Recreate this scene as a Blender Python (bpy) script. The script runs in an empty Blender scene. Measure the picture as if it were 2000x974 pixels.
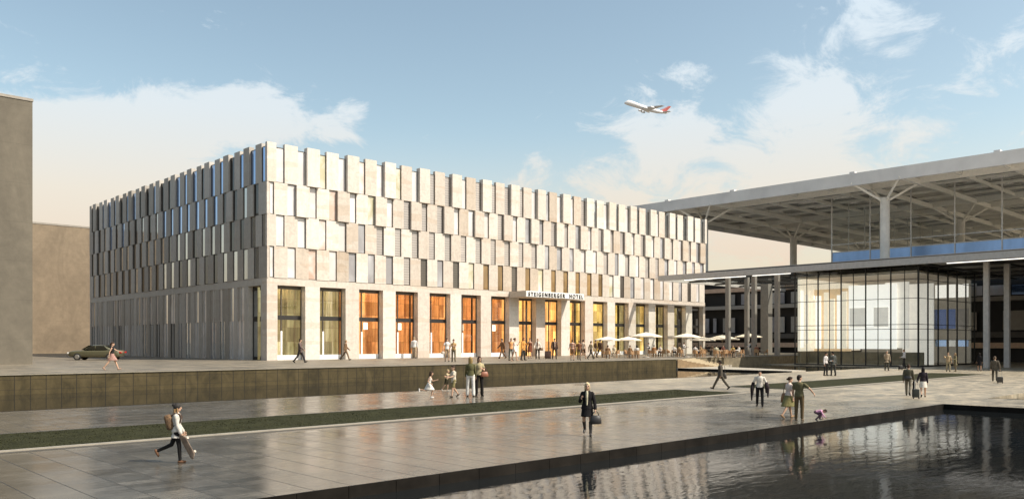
import bpy, bmesh, math, random
from mathutils import Vector, Matrix
V = Vector
rnd = random.Random(11)
sc = bpy.context.scene
COL = sc.collection
rad = math.radians

# ---------------------------------------------------------------- camera
F, HX, HY, HC = 1627.8, 1000.0, 668.0, 2.65      # focal length and horizon in photo pixels, eye height
YAW = math.atan2(1545.0, F)
FW = V((math.sin(YAW), math.cos(YAW), 0)); RT = V((math.cos(YAW), -math.sin(YAW), 0))
cam = bpy.data.objects.new('camera', bpy.data.cameras.new('camera'))
COL.objects.link(cam)
cam.location = (0, 0, HC); cam.rotation_euler = (rad(90), 0, -YAW)
cam.data.sensor_width = 36; cam.data.lens = 36 * F / 2000
cam.data.shift_y = (HY - 487) / 2000
cam.data.clip_start = 0.2; cam.data.clip_end = 9000
sc.camera = cam

# ---------------------------------------------------------------- exposure, sun, sky
sc.view_settings.view_transform = 'Standard'; sc.view_settings.look = 'None'
sc.view_settings.exposure = 0.70; sc.view_settings.gamma = 1
SUN_EL = 47.0
SUN_AZ = V((0.5, -0.866, 0))                      # horizontal direction towards the sun
sun = bpy.data.objects.new('sun', bpy.data.lights.new('sun', 'SUN'))
COL.objects.link(sun)
sun.data.energy = 3.75; sun.data.angle = rad(0.6); sun.data.color = (1.0, 0.92, 0.80)
sd = V((SUN_AZ.x * math.cos(rad(SUN_EL)), SUN_AZ.y * math.cos(rad(SUN_EL)), math.sin(rad(SUN_EL))))
sun.rotation_euler = sd.to_track_quat('Z', 'Y').to_euler(); sun.location = (0, 0, 80)

W = bpy.data.worlds.new('World'); sc.world = W; W.use_nodes = True
nt = W.node_tree; nt.nodes.clear()
def N(t, **kw):
    n = nt.nodes.new(t)
    for k, v in kw.items(): setattr(n, k, v)
    return n
def wm(op, a, b=None, c=None, clamp=False):
    n = N('ShaderNodeMath', operation=op, use_clamp=clamp)
    for i, x in enumerate((a, b, c)):
        if x is None: continue
        if isinstance(x, (int, float)): n.inputs[i].default_value = x
        else: nt.links.new(x, n.inputs[i])
    return n.outputs[0]
sky = N('ShaderNodeTexSky', sky_type='NISHITA', sun_disc=False)
sky.sun_elevation = rad(SUN_EL); sky.sun_rotation = math.atan2(SUN_AZ.x, SUN_AZ.y)
sky.air_density = 1.0; sky.dust_density = 1.4; sky.ozone_density = 2.0
tc = N('ShaderNodeTexCoord')
nrm = N('ShaderNodeVectorMath', operation='NORMALIZE'); nt.links.new(tc.outputs['Generated'], nrm.inputs[0])
DIR = nrm.outputs[0]
sx = N('ShaderNodeSeparateXYZ'); nt.links.new(DIR, sx.inputs[0])
AZ = wm('ARCTAN2', sx.outputs[0], sx.outputs[1]); EL = wm('ARCSINE', sx.outputs[2])
def dirof(px, py):
    d = FW + RT * ((px - HX) / F) + V((0, 0, (HY - py) / F)); d.normalize()
    return math.atan2(d.x, d.y), math.asin(d.z)
def blob(px, py, wx, wy, g):
    a, e = dirof(px, py)
    x = wm('MULTIPLY', wm('SUBTRACT', AZ, a), F / wx * 0.9); y = wm('MULTIPLY', wm('SUBTRACT', EL, e), F / wy * 0.9)
    r2 = wm('ADD', wm('MULTIPLY', x, x), wm('MULTIPLY', y, y))
    return wm('MULTIPLY', wm('EXPONENT', wm('MULTIPLY', r2, -1.0)), g)
blobs = [blob(90, 410, 220, 140, .8), blob(300, 380, 130, 75, .6), blob(90, 290, 130, 75, .5), blob(430, 228, 130, 55, .66),
         blob(545, 245, 70, 34, .48), blob(655, 262, 55, 30, .5), blob(690, 205, 40, 24, .5), blob(1440, 300, 210, 120, .44),
         blob(1560, 350, 150, 70, .24), blob(1250, 280, 90, 50, .32), blob(1230, 380, 60, 40, .3), blob(1620, 200, 70, 50, .28), blob(890, 298, 50, 14, .22),
         blob(1660, 40, 110, 60, .30), blob(1900, 110, 200, 90, .22), blob(1560, 260, 420, 190, .14), blob(1480, 480, 260, 90, .34), blob(1050, 390, 160, 50, .12)]
acc = blobs[0]
for b in blobs[1:]: acc = wm('ADD', acc, b)
mp = N('ShaderNodeMapping'); mp.inputs['Scale'].default_value = (1, 1, 1.7); nt.links.new(DIR, mp.inputs['Vector'])
def wnoise(scale, detail, rough, dist=0.0):
    n = N('ShaderNodeTexNoise'); n.inputs['Scale'].default_value = scale; n.inputs['Detail'].default_value = detail
    n.inputs['Roughness'].default_value = rough; n.inputs['Distortion'].default_value = dist
    nt.links.new(mp.outputs[0], n.inputs['Vector']); return n.outputs[0]
n1 = wnoise(11.0, 14, .66, .5); n2 = wnoise(2.6, 5, .55)
dens = wm('ADD', wm('ADD', wm('MULTIPLY', wm('SUBTRACT', n1, .5), 2.1), wm('MULTIPLY', wm('SUBTRACT', n2, .5), .55)), acc)
mr = N('ShaderNodeMapRange', interpolation_type='SMOOTHSTEP')
mr.inputs['From Min'].default_value = .24; mr.inputs['From Max'].default_value = .60; nt.links.new(dens, mr.inputs['Value'])
cover = wm('MULTIPLY', mr.outputs[0], .76)
# cloud colour: warm near the horizon, white-blue higher up
ramp = N('ShaderNodeValToRGB'); nt.links.new(wm('MULTIPLY', EL, 1 / .45), ramp.inputs[0])
cr = ramp.color_ramp
cr.elements[0].position = .08; cr.elements[0].color = (.60, .44, .33, 1)
cr.elements[1].position = .95; cr.elements[1].color = (.58, .68, .76, 1)
e = cr.elements.new(.36); e.color = (.66, .58, .48, 1)
e = cr.elements.new(.58); e.color = (.62, .65, .66, 1)
# warm, dusty air just above the horizon
hz = N('ShaderNodeMapRange', interpolation_type='SMOOTHSTEP'); hz.inputs['From Min'].default_value = .0; hz.inputs['From Max'].default_value = .26
hz.inputs['To Min'].default_value = .85; hz.inputs['To Max'].default_value = 0; nt.links.new(EL, hz.inputs['Value'])
b_sky = N('ShaderNodeBackground'); b_sky.inputs['Strength'].default_value = .15
tint = N('ShaderNodeMix', data_type='RGBA', blend_type='MULTIPLY'); tint.inputs[0].default_value = 1
tint.inputs[7].default_value = (1.0, .90, .70, 1)
nt.links.new(sky.outputs[0], tint.inputs[6]); nt.links.new(tint.outputs[2], b_sky.inputs['Color'])
b_hz = N('ShaderNodeBackground'); b_hz.inputs['Color'].default_value = (.62, .47, .34, 1); b_hz.inputs['Strength'].default_value = .85
b_cl = N('ShaderNodeBackground'); nt.links.new(ramp.outputs[0], b_cl.inputs['Color']); b_cl.inputs['Strength'].default_value = .86
m1 = N('ShaderNodeMixShader'); nt.links.new(hz.outputs[0], m1.inputs[0]); nt.links.new(b_sky.outputs[0], m1.inputs[1]); nt.links.new(b_hz.outputs[0], m1.inputs[2])
m2 = N('ShaderNodeMixShader'); nt.links.new(cover, m2.inputs[0]); nt.links.new(m1.outputs[0], m2.inputs[1]); nt.links.new(b_cl.outputs[0], m2.inputs[2])
wo = N('ShaderNodeOutputWorld'); nt.links.new(m2.outputs[0], wo.inputs[0])

sc.cycles.use_denoising = True
sc.cycles.max_bounces = 8; sc.cycles.transparent_max_bounces = 16; sc.cycles.glossy_bounces = 4
sc.cycles.sample_clamp_indirect = 6

# ---------------------------------------------------------------- placing helpers (photo ray -> point on a real plane)
def ray(px):
    k = (px - HX) / F
    return FW + RT * k
def G(px, py, z=0.0):
    d = F * (HC - z) / (py - HY); p = ray(px) * d
    return V((p.x, p.y, z))
def onX(px, X): r = ray(px); return X / r.x * r.y
def onY(px, Y): r = ray(px); return Y / r.y * r.x
def dep(p): return p.x * FW.x + p.y * FW.y

# ---------------------------------------------------------------- materials
MC = {}
class NB:                                          # tiny node builder
    def __init__(s, name):
        s.m = bpy.data.materials.new(name); s.m.use_nodes = True; s.t = s.m.node_tree
        s.b = s.t.nodes['Principled BSDF']
    def n(s, t, **kw):
        n = s.t.nodes.new(t)
        for k, v in kw.items(): setattr(n, k, v)
        return n
    def l(s, a, b): s.t.links.new(a, b)
    def pos(s, scale=(1, 1, 1), rot=(0, 0, 0), obj=False):
        if obj: o = s.n('ShaderNodeTexCoord').outputs['Object']
        else: o = s.n('ShaderNodeNewGeometry').outputs['Position']
        mp = s.n('ShaderNodeMapping'); mp.inputs['Scale'].default_value = scale; mp.inputs['Rotation'].default_value = rot
        s.l(o, mp.inputs['Vector']); return mp.outputs[0]
    def noise(s, vec, scale=1, detail=4, rough=.55, dist=0):
        n = s.n('ShaderNodeTexNoise'); s.l(vec, n.inputs['Vector'])
        n.inputs['Scale'].default_value = scale; n.inputs['Detail'].default_value = detail
        n.inputs['Roughness'].default_value = rough; n.inputs['Distortion'].default_value = dist
        return n.outputs[0]
    def math(s, op, a, b=0.0, c=0.0):
        n = s.n('ShaderNodeMath', operation=op)
        for i, x in enumerate((a, b, c)):
            if isinstance(x, (int, float)): n.inputs[i].default_value = x
            else: s.l(x, n.inputs[i])
        return n.outputs[0]
    def ramp(s, fac, stops):
        r = s.n('ShaderNodeValToRGB'); s.l(fac, r.inputs[0]); c = r.color_ramp
        c.elements[0].position = stops[0][0]; c.elements[0].color = (*stops[0][1], 1)
        c.elements[1].position = stops[-1][0]; c.elements[1].color = (*stops[-1][1], 1)
        for p, col in stops[1:-1]:
            e = c.elements.new(p); e.color = (*col, 1)
        return r.outputs[0]
    def mix(s, fac, a, b, mode='MIX'):
        n = s.n('ShaderNodeMix', data_type='RGBA', blend_type=mode)
        if isinstance(fac, (int, float)): n.inputs[0].default_value = fac
        else: s.l(fac, n.inputs[0])
        for i, x in ((6, a), (7, b)):
            if isinstance(x, tuple): n.inputs[i].default_value = (*x, 1)
            else: s.l(x, n.inputs[i])
        return n.outputs[2]
    def bump(s, h, strength=.2, dist=.02):
        n = s.n('ShaderNodeBump'); n.inputs['Strength'].default_value = strength; n.inputs['Distance'].default_value = dist
        s.l(h, n.inputs['Height']); s.l(n.outputs[0], s.b.inputs['Normal'])
    def set(s, **kw):
        for k, v in kw.items():
            k = k.replace('_', ' ')
            if isinstance(v, (int, float)): s.b.inputs[k].default_value = v
            elif isinstance(v, tuple): s.b.inputs[k].default_value = (*v, 1) if len(v) == 3 else v
            else: s.l(v, s.b.inputs[k])

def mat(name, col, rough=.6, metal=0.0, var=.12, vscale=3.0, bump=0.0, bscale=30, stretch=(1, 1, 1), coat=0.0, emit=None, es=0.0, obj=True):
    key = (name, col, rough, metal, emit, es)
    if key in MC: return MC[key]
    b = NB(name)
    p = b.pos(stretch, obj=obj)
    f = b.noise(p, vscale, 5, .6)
    lo = tuple(c * (1 - var) for c in col); hi = tuple(min(1, c * (1 + var)) for c in col)
    b.set(Base_Color=b.ramp(f, [(.3, lo), (.7, hi)]), Roughness=rough, Metallic=metal, Coat_Weight=coat)
    b.b.inputs['Coat Roughness'].default_value = .03
    if bump: b.bump(b.noise(p, bscale, 4, .6), bump, .01)
    if emit: b.set(Emission_Color=emit, Emission_Strength=es)
    MC[key] = b.m
    return b.m

def stone(name, col, bands=.10, marble=.14):
    b = NB(name); p = b.pos()
    m = b.noise(p, 2.2, 8, .65, 1.2)
    base = b.ramp(m, [(.28, tuple(c * (1 - marble * 1.3) for c in col)), (.5, col), (.72, tuple(min(.9, c * (1 + marble)) for c in col))])
    q = b.pos((.10, .10, .85))
    s = b.noise(q, 1.0, 2, .4)
    base = b.mix(b.math('MULTIPLY', b.math('GREATER_THAN', s, .58), bands * 3), base, (col[0] * .80, col[1] * .66, col[2] * .52))
    # joints of the ashlar blocks
    x = b.n('ShaderNodeSeparateXYZ'); b.l(b.pos(), x.inputs[0])
    jz = b.math('LESS_THAN', b.math('FRACT', b.math('MULTIPLY', x.outputs[2], 1 / .98)), .014)
    base = b.mix(b.math('MULTIPLY', jz, .35), base, tuple(c * .5 for c in col))
    run = b.noise(b.pos((1.6, 1.6, .10)), 1.6, 5, .7)       # rain runs and dust on each slab
    base = b.mix(.75, base, b.ramp(run, [(.28, (.86, .84, .81)), (.48, (1, 1, 1)), (.75, (1.04, 1.04, 1.03))]), 'MULTIPLY')
    isl = b.n('ShaderNodeNewGeometry').outputs['Random Per Island']
    base = b.mix(1.0, base, b.ramp(isl, [(0, (.92, .91, .89)), (.5, (1.0, 1.0, .99)), (1, (1.07, 1.07, 1.07))]), 'MULTIPLY')
    b.set(Base_Color=base, Roughness=.62)
    b.bump(b.noise(b.pos(), 14, 5, .6), .12, .02)
    return b.m
ST1 = stone('cream_stone', (.545, .485, .425)); ST2 = stone('pale_stone', (.61, .565, .51)); ST3 = stone('sand_stone', (.48, .41, .34))
STL = stone('shade_grey_stone', (.46, .43, .395), .04, .10); STL2 = stone('shade_warm_stone', (.36, .33, .295), .04, .10)  # greyer copies of the cream stone: shade of the hotel's left side in colour
DARK = mat('dark_bronze', (.035, .032, .03), .4, .3)
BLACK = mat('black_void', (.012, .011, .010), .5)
FRAME = mat('bronze_frame', (.10, .085, .07), .4, .4)
METAL = mat('grey_metal', (.46, .44, .42), .45, .1, bump=.05, bscale=8)
PALEMETAL = mat('pale_steel', (.52, .50, .47), .45, .2, .08)
WHITE = mat('white_paint', (.78, .77, .75), .5, var=.04)
CONC = mat('concrete', (.30, .28, .25), .75, 0, .18, .6, .15, 12)
def glass(name, tintc=(1, 1, 1), refl=1.0):        # thin architectural glass: fresnel mix of clear and mirror
    b = NB(name); b.t.nodes.remove(b.b)
    tr = b.n('ShaderNodeBsdfTransparent'); tr.inputs[0].default_value = (*tintc, 1)
    gl = b.n('ShaderNodeBsdfGlossy'); gl.inputs['Roughness'].default_value = .01; gl.inputs[0].default_value = (.9, .93, .95, 1)
    bp = b.n('ShaderNodeBump'); bp.inputs['Strength'].default_value = .04; bp.inputs['Distance'].default_value = .05
    b.l(b.noise(b.pos(), .7, 2), bp.inputs['Height']); b.l(bp.outputs[0], gl.inputs['Normal'])
    ge = b.n('ShaderNodeNewGeometry'); dt = b.n('ShaderNodeVectorMath', operation='DOT_PRODUCT'); b.l(ge.outputs['Incoming'], dt.inputs[0]); b.l(ge.outputs['Normal'], dt.inputs[1])
    k5 = b.math('POWER', b.math('SUBTRACT', 1.0, b.math('ABSOLUTE', dt.outputs['Value'])), 5.0)
    mx = b.n('ShaderNodeMixShader'); b.l(b.math('MULTIPLY', b.math('ADD', .04, b.math('MULTIPLY', k5, .96)), refl), mx.inputs[0])
    b.l(tr.outputs[0], mx.inputs[1]); b.l(gl.outputs[0], mx.inputs[2])
    b.l(mx.outputs[0], b.t.nodes['Material Output'].inputs[0])
    return b.m
GLASS = glass('clear_glass', (.95, .965, .95), .45); GLASSW = glass('lobby_glass', (.96, .94, .90), 1.0)
def pane_mat(name, col, stripes=False, refl=.04, dark=.35, soft=None):
    b = NB(name)
    p = b.pos((.5, .5, .12))
    f = b.noise(p, 1.3, 3, .5)
    c = b.ramp(f, [(.3, tuple(v * (1 - dark) for v in col)), (.68, col)])
    if soft:                                       # half-drawn pale blinds behind the glass
        g_ = b.noise(b.pos((.45, .45, .42)), 1.0, 3, .55, .6)
        c = b.mix(b.ramp(g_, [(.40, (0,) * 3), (.60, (1,) * 3)]), c, soft)
    if stripes:
        x = b.n('ShaderNodeSeparateXYZ'); b.l(b.pos(), x.inputs[0])
        st = b.math('LESS_THAN', b.math('FRACT', b.math('MULTIPLY', x.outputs[2], 1 / .26)), .42)
        c = b.mix(b.math('MULTIPLY', st, .55), c, tuple(v * .38 for v in col))
    b.set(Base_Color=c, Roughness=.5, Coat_Weight=1.0, Coat_Roughness=.01, Coat_IOR=1.55)
    return b.m
P_WHITE = pane_mat('white_blind_glass', (.74, .73, .73), dark=.3, soft=(.56, .52, .50)); P_PINK = pane_mat('pink_blind_glass', (.60, .42, .33), dark=.3, soft=(.66, .63, .60))
P_YEL = pane_mat('straw_blind_glass', (.52, .48, .30), dark=.3, soft=(.66, .63, .58)); P_LOUV = pane_mat('louvre_blind_glass', (.52, .47, .43), True, soft=(.36, .33, .31))
P_GREY = pane_mat('grey_blind_glass', (.50, .50, .52), False, dark=.6, soft=(.26, .25, .26)); P_DARK = pane_mat('dark_room_glass', (.10, .085, .07), True)
P_WARM = pane_mat('warm_room_glass', (.36, .22, .08), False, dark=.75)
def mirror_glass(name, col, rough=.03):
    b = NB(name); f = b.noise(b.pos((1, 1, .3)), .35, 3)
    b.set(Base_Color=b.ramp(f, [(.35, tuple(c * .7 for c in col)), (.65, col)]), Metallic=.85, Roughness=rough)
    b.bump(b.noise(b.pos(), .6, 2), .05, .05)
    return b.m
P_BLUE = mirror_glass('blue_mirror_glass', (.36, .52, .82)); P_SILV = mirror_glass('silver_mirror_glass', (.55, .57, .58)); P_BLK = mirror_glass('black_mirror_glass', (.07, .075, .08))

# ---------------------------------------------------------------- mesh helpers
class MB:
    def __init__(s): s.v = []; s.f = []; s.mi = []; s.mats = []
    def m(s, mt):
        if mt not in s.mats: s.mats.append(mt)
        return s.mats.index(mt)
    def poly(s, pts, mt):
        i = len(s.v); s.v += [tuple(p) for p in pts]; s.f.append(tuple(range(i, i + len(pts)))); s.mi.append(s.m(mt))
    def box(s, x0, x1, y0, y1, z0, z1, mt):
        i = len(s.v); k = s.m(mt)
        s.v += [(x0, y0, z0), (x1, y0, z0), (x1, y1, z0), (x0, y1, z0), (x0, y0, z1), (x1, y0, z1), (x1, y1, z1), (x0, y1, z1)]
        for q in ((0, 3, 2, 1), (4, 5, 6, 7), (0, 1, 5, 4), (1, 2, 6, 5), (2, 3, 7, 6), (3, 0, 4, 7)):
            s.f.append(tuple(i + a for a in q)); s.mi.append(k)
    def prism(s, poly, z0, z1, mt):                # poly counter-clockwise in xy
        i = len(s.v); n = len(poly); k = s.m(mt)
        s.v += [(p[0], p[1], z0) for p in poly] + [(p[0], p[1], z1) for p in poly]
        s.f.append(tuple(i + a for a in reversed(range(n)))); s.f.append(tuple(i + n + a for a in range(n))); s.mi += [k, k]
        for a in range(n):
            c = (a + 1) % n; s.f.append((i + a, i + c, i + n + c, i + n + a)); s.mi.append(k)
    def bar(s, p0, p1, w, h, mt):                  # beam between two points, width w, height h
        p0, p1 = V(p0), V(p1); d = (p1 - p0).normalized()
        up = V((0, 0, 1)) if abs(d.z) < .95 else V((1, 0, 0))
        a = d.cross(up).normalized() * w / 2; b = a.cross(d).normalized() * h / 2
        i = len(s.v); k = s.m(mt)
        for p in (p0, p1): s.v += [tuple(p + a + b), tuple(p - a + b), tuple(p - a - b), tuple(p + a - b)]
        for q in ((0, 1, 2, 3), (7, 6, 5, 4), (0, 4, 5, 1), (1, 5, 6, 2), (2, 6, 7, 3), (3, 7, 4, 0)):
            s.f.append(tuple(i + a_ for a_ in q)); s.mi.append(k)
    def cyl(s, p0, p1, r0, r1, mt, n=16):
        p0, p1 = V(p0), V(p1); d = (p1 - p0).normalized()
        up = V((0, 0, 1)) if abs(d.z) < .95 else V((1, 0, 0))
        a = d.cross(up).normalized(); b = a.cross(d)
        i = len(s.v); k = s.m(mt)
        for p, r in ((p0, r0), (p1, r1)):
            for j in range(n):
                t = 2 * math.pi * j / n; s.v.append(tuple(p + (a * math.cos(t) + b * math.sin(t)) * r))
        s.f.append(tuple(i + j for j in range(n))); s.f.append(tuple(i + n + j for j in reversed(range(n)))); s.mi += [k, k]
        for j in range(n):
            c = (j + 1) % n; s.f.append((i + j, i + n + j, i + n + c, i + c)); s.mi.append(k)
    def mesh(s, name):
        me = bpy.data.meshes.new(name); me.from_pydata(s.v, [], s.f)
        for mt in s.mats: me.materials.append(mt)
        me.polygons.foreach_set('material_index', s.mi); me.update()
        bm = bmesh.new(); bm.from_mesh(me); bmesh.ops.recalc_face_normals(bm, faces=bm.faces); bm.to_mesh(me); bm.free()
        return me
    def build(s, name, parent=None, smooth=False, **props):
        return link(name, s.mesh(name), parent, smooth, **props)
def link(name, me, parent=None, smooth=False, loc=None, rotz=None, **props):
    o = bpy.data.objects.new(name, me); COL.objects.link(o)
    if parent: o.parent = parent
    if loc is not None: o.location = loc
    if rotz is not None: o.rotation_euler.z = rotz
    if smooth and me: me.polygons.foreach_set('use_smooth', [True] * len(me.polygons))
    for k, v in props.items():
        if v: o[k] = v
    return o
def empty(name, loc, rotz=0, **props):
    o = link(name, None, None, False, loc, rotz, **props); o.empty_display_size = .2
    return o
def dup(o, parent=None, loc=None, rotz=None, **props):
    c = o.copy(); COL.objects.link(c)
    if parent: c.parent = parent
    if loc is not None: c.location = loc
    if rotz is not None: c.rotation_euler.z = rotz
    for k, v in props.items(): c[k] = v
    for ch in list(o.children): dup(ch, c)
    return c

# ================================================================ GROUND, WATER
ZT = 1.0                                           # terrace level; the plaza is at 0
def paving(name, col, jx, jy, rlo, rhi, bumpk=.03, palex=None):
    b = NB(name); x = b.n('ShaderNodeSeparateXYZ'); b.l(b.pos(), x.inputs[0])
    fx = b.math('LESS_THAN', b.math('FRACT', b.math('MULTIPLY', x.outputs[0], 1 / jx)), .022 / jx)
    fy = b.math('LESS_THAN', b.math('FRACT', b.math('MULTIPLY', x.outputs[1], 1 / jy)), .012 / jy)
    # each slab a little lighter or darker
    cell = b.n('ShaderNodeCombineXYZ')
    b.l(b.math('FLOOR', b.math('MULTIPLY', x.outputs[0], 1 / jx)), cell.inputs[0]); b.l(b.math('FLOOR', b.math('MULTIPLY', x.outputs[1], 1 / jy)), cell.inputs[1])
    wn = b.n('ShaderNodeTexWhiteNoise', noise_dimensions='2D'); b.l(cell.outputs[0], wn.inputs['Vector'])
    st = b.noise(b.pos((1, 1, 1)), .55, 8, .65, .6); fine = b.noise(b.pos((2.2, 8, 1)), 1.5, 7, .72)
    base = b.ramp(st, [(.3, tuple(c * .62 for c in col)), (.7, tuple(c * 1.35 for c in col))])
    base = b.mix(.55, base, b.ramp(fine, [(.34, (.25,) * 3), (.5, (.9,) * 3), (.68, (1.7,) * 3)]), 'MULTIPLY')
    base = b.mix(.7, base, b.ramp(wn.outputs[0], [(0, (.62, .64, .66)), (.5, (1.0, .97, .92)), (1, (1.35, 1.28, 1.2))]), 'MULTIPLY')
    base = b.mix(b.math('MULTIPLY', fx, .70), base, (.012, .011, .01)); base = b.mix(b.math('MULTIPLY', fy, .55), base, (.02, .019, .017))
    pale_far = None
    if palex:
        mr_ = b.n('ShaderNodeMapRange', interpolation_type='SMOOTHSTEP'); mr_.inputs['From Min'].default_value = palex - 14; mr_.inputs['From Max'].default_value = palex + 16
        b.l(b.math('ADD', x.outputs[0], b.math('MULTIPLY', b.math('SUBTRACT', b.noise(b.pos(), .16, 6, .65, 1.0), .5), 46)), mr_.inputs['Value']); pale_far = mr_.outputs[0]
        base = b.mix(b.math('MULTIPLY', pale_far, .8), base, b.mix(1.0, base, (4.6, 4.4, 4.0), 'MULTIPLY'))  # brightness of the far plaza painted in: base colour turns paler far off
    wet = b.noise(b.pos(), .33, 6, .6, .5)
    ro = b.math('ADD', b.math('MULTIPLY', wet, rhi - rlo), rlo)
    ro = b.math('ADD', ro, b.math('MULTIPLY', b.math('SUBTRACT', fine, .5), .24))
    ro = b.math('ADD', ro, b.math('MULTIPLY', wn.outputs[0], .08))
    if pale_far: ro = b.math('ADD', ro, b.math('MULTIPLY', pale_far, .22))
    b.set(Base_Color=base, Roughness=b.math('ADD', ro, b.math('MULTIPLY', fx, .4)))
    b.bump(b.math('SUBTRACT', b.math('MULTIPLY', fine, .35), b.math('ADD', fx, b.math('MULTIPLY', fy, .5))), bumpk, .02)
    return b.m
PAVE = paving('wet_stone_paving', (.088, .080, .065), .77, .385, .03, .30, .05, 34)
TPAVE = paving('terrace_paving', (.20, .175, .135), 1.5, .75, .35, .6, .1)
EDGE = mat('dark_stone_edge', (.013, .011, .009), .75, 0, .5, 1.4, .25, 6, obj=False)
EDGE.node_tree.nodes['Principled BSDF'].inputs['Specular IOR Level'].default_value = .08
def wall_tiles():
    b = NB('olive_stone_tiles'); x = b.n('ShaderNodeSeparateXYZ'); b.l(b.pos(), x.inputs[0])
    jx = b.math('LESS_THAN', b.math('FRACT', b.math('MULTIPLY', b.math('ADD', x.outputs[0], x.outputs[1]), 1 / .74)), .05)
    jz = b.math('LESS_THAN', b.math('FRACT', b.math('MULTIPLY', b.math('ADD', x.outputs[2], 5.02), 1 / .52)), .04)
    st = b.noise(b.pos((1, 1, .6)), .9, 9, .7, .8)
    base = b.ramp(st, [(.28, (.020, .016, .007)), (.5, (.060, .046, .020)), (.74, (.10, .076, .036))])
    base = b.mix(b.math('MAXIMUM', jx, b.math('MULTIPLY', jz, .8)), base, (.02, .017, .012))
    b.set(Base_Color=base, Roughness=.65, Specular_IOR_Level=.25)
    b.bump(b.math('SUBTRACT', b.noise(b.pos(), 9, 5), b.math('MULTIPLY', jx, 1.5)), .2, .02)
    return b.m
WTILE = wall_tiles()
def water(name, sx_, sy_, strength, col):
    b = NB(name)
    p = b.pos((sx_, sy_, 1), (0, 0, rad(-43)))
    h = b.math('ADD', b.math('MULTIPLY', b.noise(p, 1.0, 3, .5, .4), 1.0), b.math('MULTIPLY', b.noise(p, 3.7, 4, .6, .5), .32))
    b.set(Base_Color=col, Roughness=.02, IOR=1.42)
    b.bump(h, strength, .06)
    return b.m
WPOOL = water('pool_water', .6, 1.8, .11, (.010, .012, .013)); WCH = water('channel_water', .5, 1.2, .05, (.012, .012, .010))

g = MB(); g.box(-3000, 3000, -3000, 3000, -3, -1.2, mat('earth', (.16, .14, .11), .9)); g.build('ground', kind='structure')
g = MB()
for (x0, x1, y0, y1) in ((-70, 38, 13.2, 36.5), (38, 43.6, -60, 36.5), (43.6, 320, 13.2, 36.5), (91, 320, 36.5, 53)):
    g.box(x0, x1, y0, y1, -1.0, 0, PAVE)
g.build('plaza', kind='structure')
# dark edge stones facing the water, butted 3 mm proud of the plaza slab
def edge_stones(name, p0, p1, nrm_, z0, z1, step, label, cat):
    p0, p1 = V(p0), V(p1); L = (p1 - p0).length; n = int(L / step); d = (p1 - p0) / n
    b = MB(); q = V(nrm_)
    for i in range(n):
        a = p0 + d * i + d.normalized() * .006; c = p0 + d * (i + 1) - d.normalized() * .006
        b.prism([(a.x, a.y), (c.x, c.y), (c.x + q.x * .05, c.y + q.y * .05), (a.x + q.x * .05, a.y + q.y * .05)] if (d.x * q.y - d.y * q.x) > 0 else
                [(c.x, c.y), (a.x, a.y), (a.x + q.x * .05, a.y + q.y * .05), (c.x + q.x * .05, c.y + q.y * .05)], z0, z1, EDGE)
    o = b.build(name, label=label, category=cat)
    return o
edge_stones('pool_edging', (-70, 13.197, 0), (38, 13.197, 0), (0, -1, 0), -.9, .012, 1.05, 'long dark stone edging of the front reflecting pool, running towards the hotel', 'pool edging')
edge_stones('pool_edging', (37.997, 13.14, 0), (37.997, -50, 0), (-1, 0, 0), -.9, .012, 1.05, 'short dark stone edging closing the far right end of the front pool', 'pool edging')
edge_stones('pool_edging', (43.603, 13.14, 0), (43.603, -50, 0), (1, 0, 0), -.9, .012, 1.05, 'dark edging of the small second pool at the right picture edge', 'pool edging')
edge_stones('channel_edging', (-70, 36.503, 0), (91, 36.503, 0), (0, 1, 0), -.9, .006, 1.05, 'thin stone edging along the channel below the terrace wall', 'channel edging')
g = MB(); g.poly([(-70, -60, -.21), (37.95, -60, -.21), (37.95, 13.15, -.21), (-70, 13.15, -.21)], WPOOL)
g.poly([(43.65, -60, -.2), (200, -60, -.2), (200, 13.19, -.2), (43.65, 13.19, -.2)], WPOOL)
g.build('pool_water', kind='structure')
g = MB(); g.poly([(-70, 36.55, -.06), (91, 36.55, -.06), (91, 53, -.06), (-70, 53, -.06)], WCH); g.build('channel_water', kind='structure')
g = MB(); g.prism([(69, 36.56), (71.5, 36.56), (76, 48), (84, 51.9), (76, 51.98), (69, 49)], -.8, .10, mat('pale_rim_stone', (.42, .38, .31), .5))
g.build('landing', kind='structure')
edge_stones('channel_edging', (68.997, 48.7, 0), (68.997, 36.6, 0), (-1, 0, 0), -.8, .07, 1.0, 'dark edging below the pale landing at the foot of the steps', 'channel edging')
g = MB(); g.prism([(-120, 49), (69, 49), (76, 52), (320, 52), (320, 400), (-120, 400)], -1, ZT, TPAVE); g.build('terrace', kind='structure')
def wallstrip(b, p0, p1, z0, z1, t, mt):           # slab of cladding standing t in front of a terrace face
    p0, p1 = V((*p0, 0)), V((*p1, 0)); d = (p1 - p0).normalized(); q = V((d.y, -d.x, 0)) * t
    b.prism([p0, p1, p1 - q * .02, p0 - q * .02] if 0 else [p0 + q, p1 + q, p1, p0], z0, z1, mt)
b = MB(); wallstrip(b, (-110, 48.997), (69.0, 48.997), -.9, ZT - .05, .04, WTILE)
b.box(-110, 69.0, 48.90, 48.996, ZT - .05, ZT + .004, mat('coping_stone', (.24, .215, .17), .55))
b.build('terrace_wall', label='long olive-brown tiled retaining wall below the hotel terrace, standing in the channel', category='retaining wall')
b = MB(); wallstrip(b, (76.0, 51.997), (125, 51.997), -.9, ZT - .05, .04, mat('rough_brown_wall', (.17, .14, .09), .8, 0, .3, 2, .3, 14, obj=False))
b.box(76, 125, 51.90, 51.996, ZT - .05, ZT + .004, mat('coping_stone', (.24, .215, .17), .55))
b.build('terrace_wall', label='rough brown retaining wall right of the steps, ending at the glass pavilion', category='retaining wall')
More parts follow.
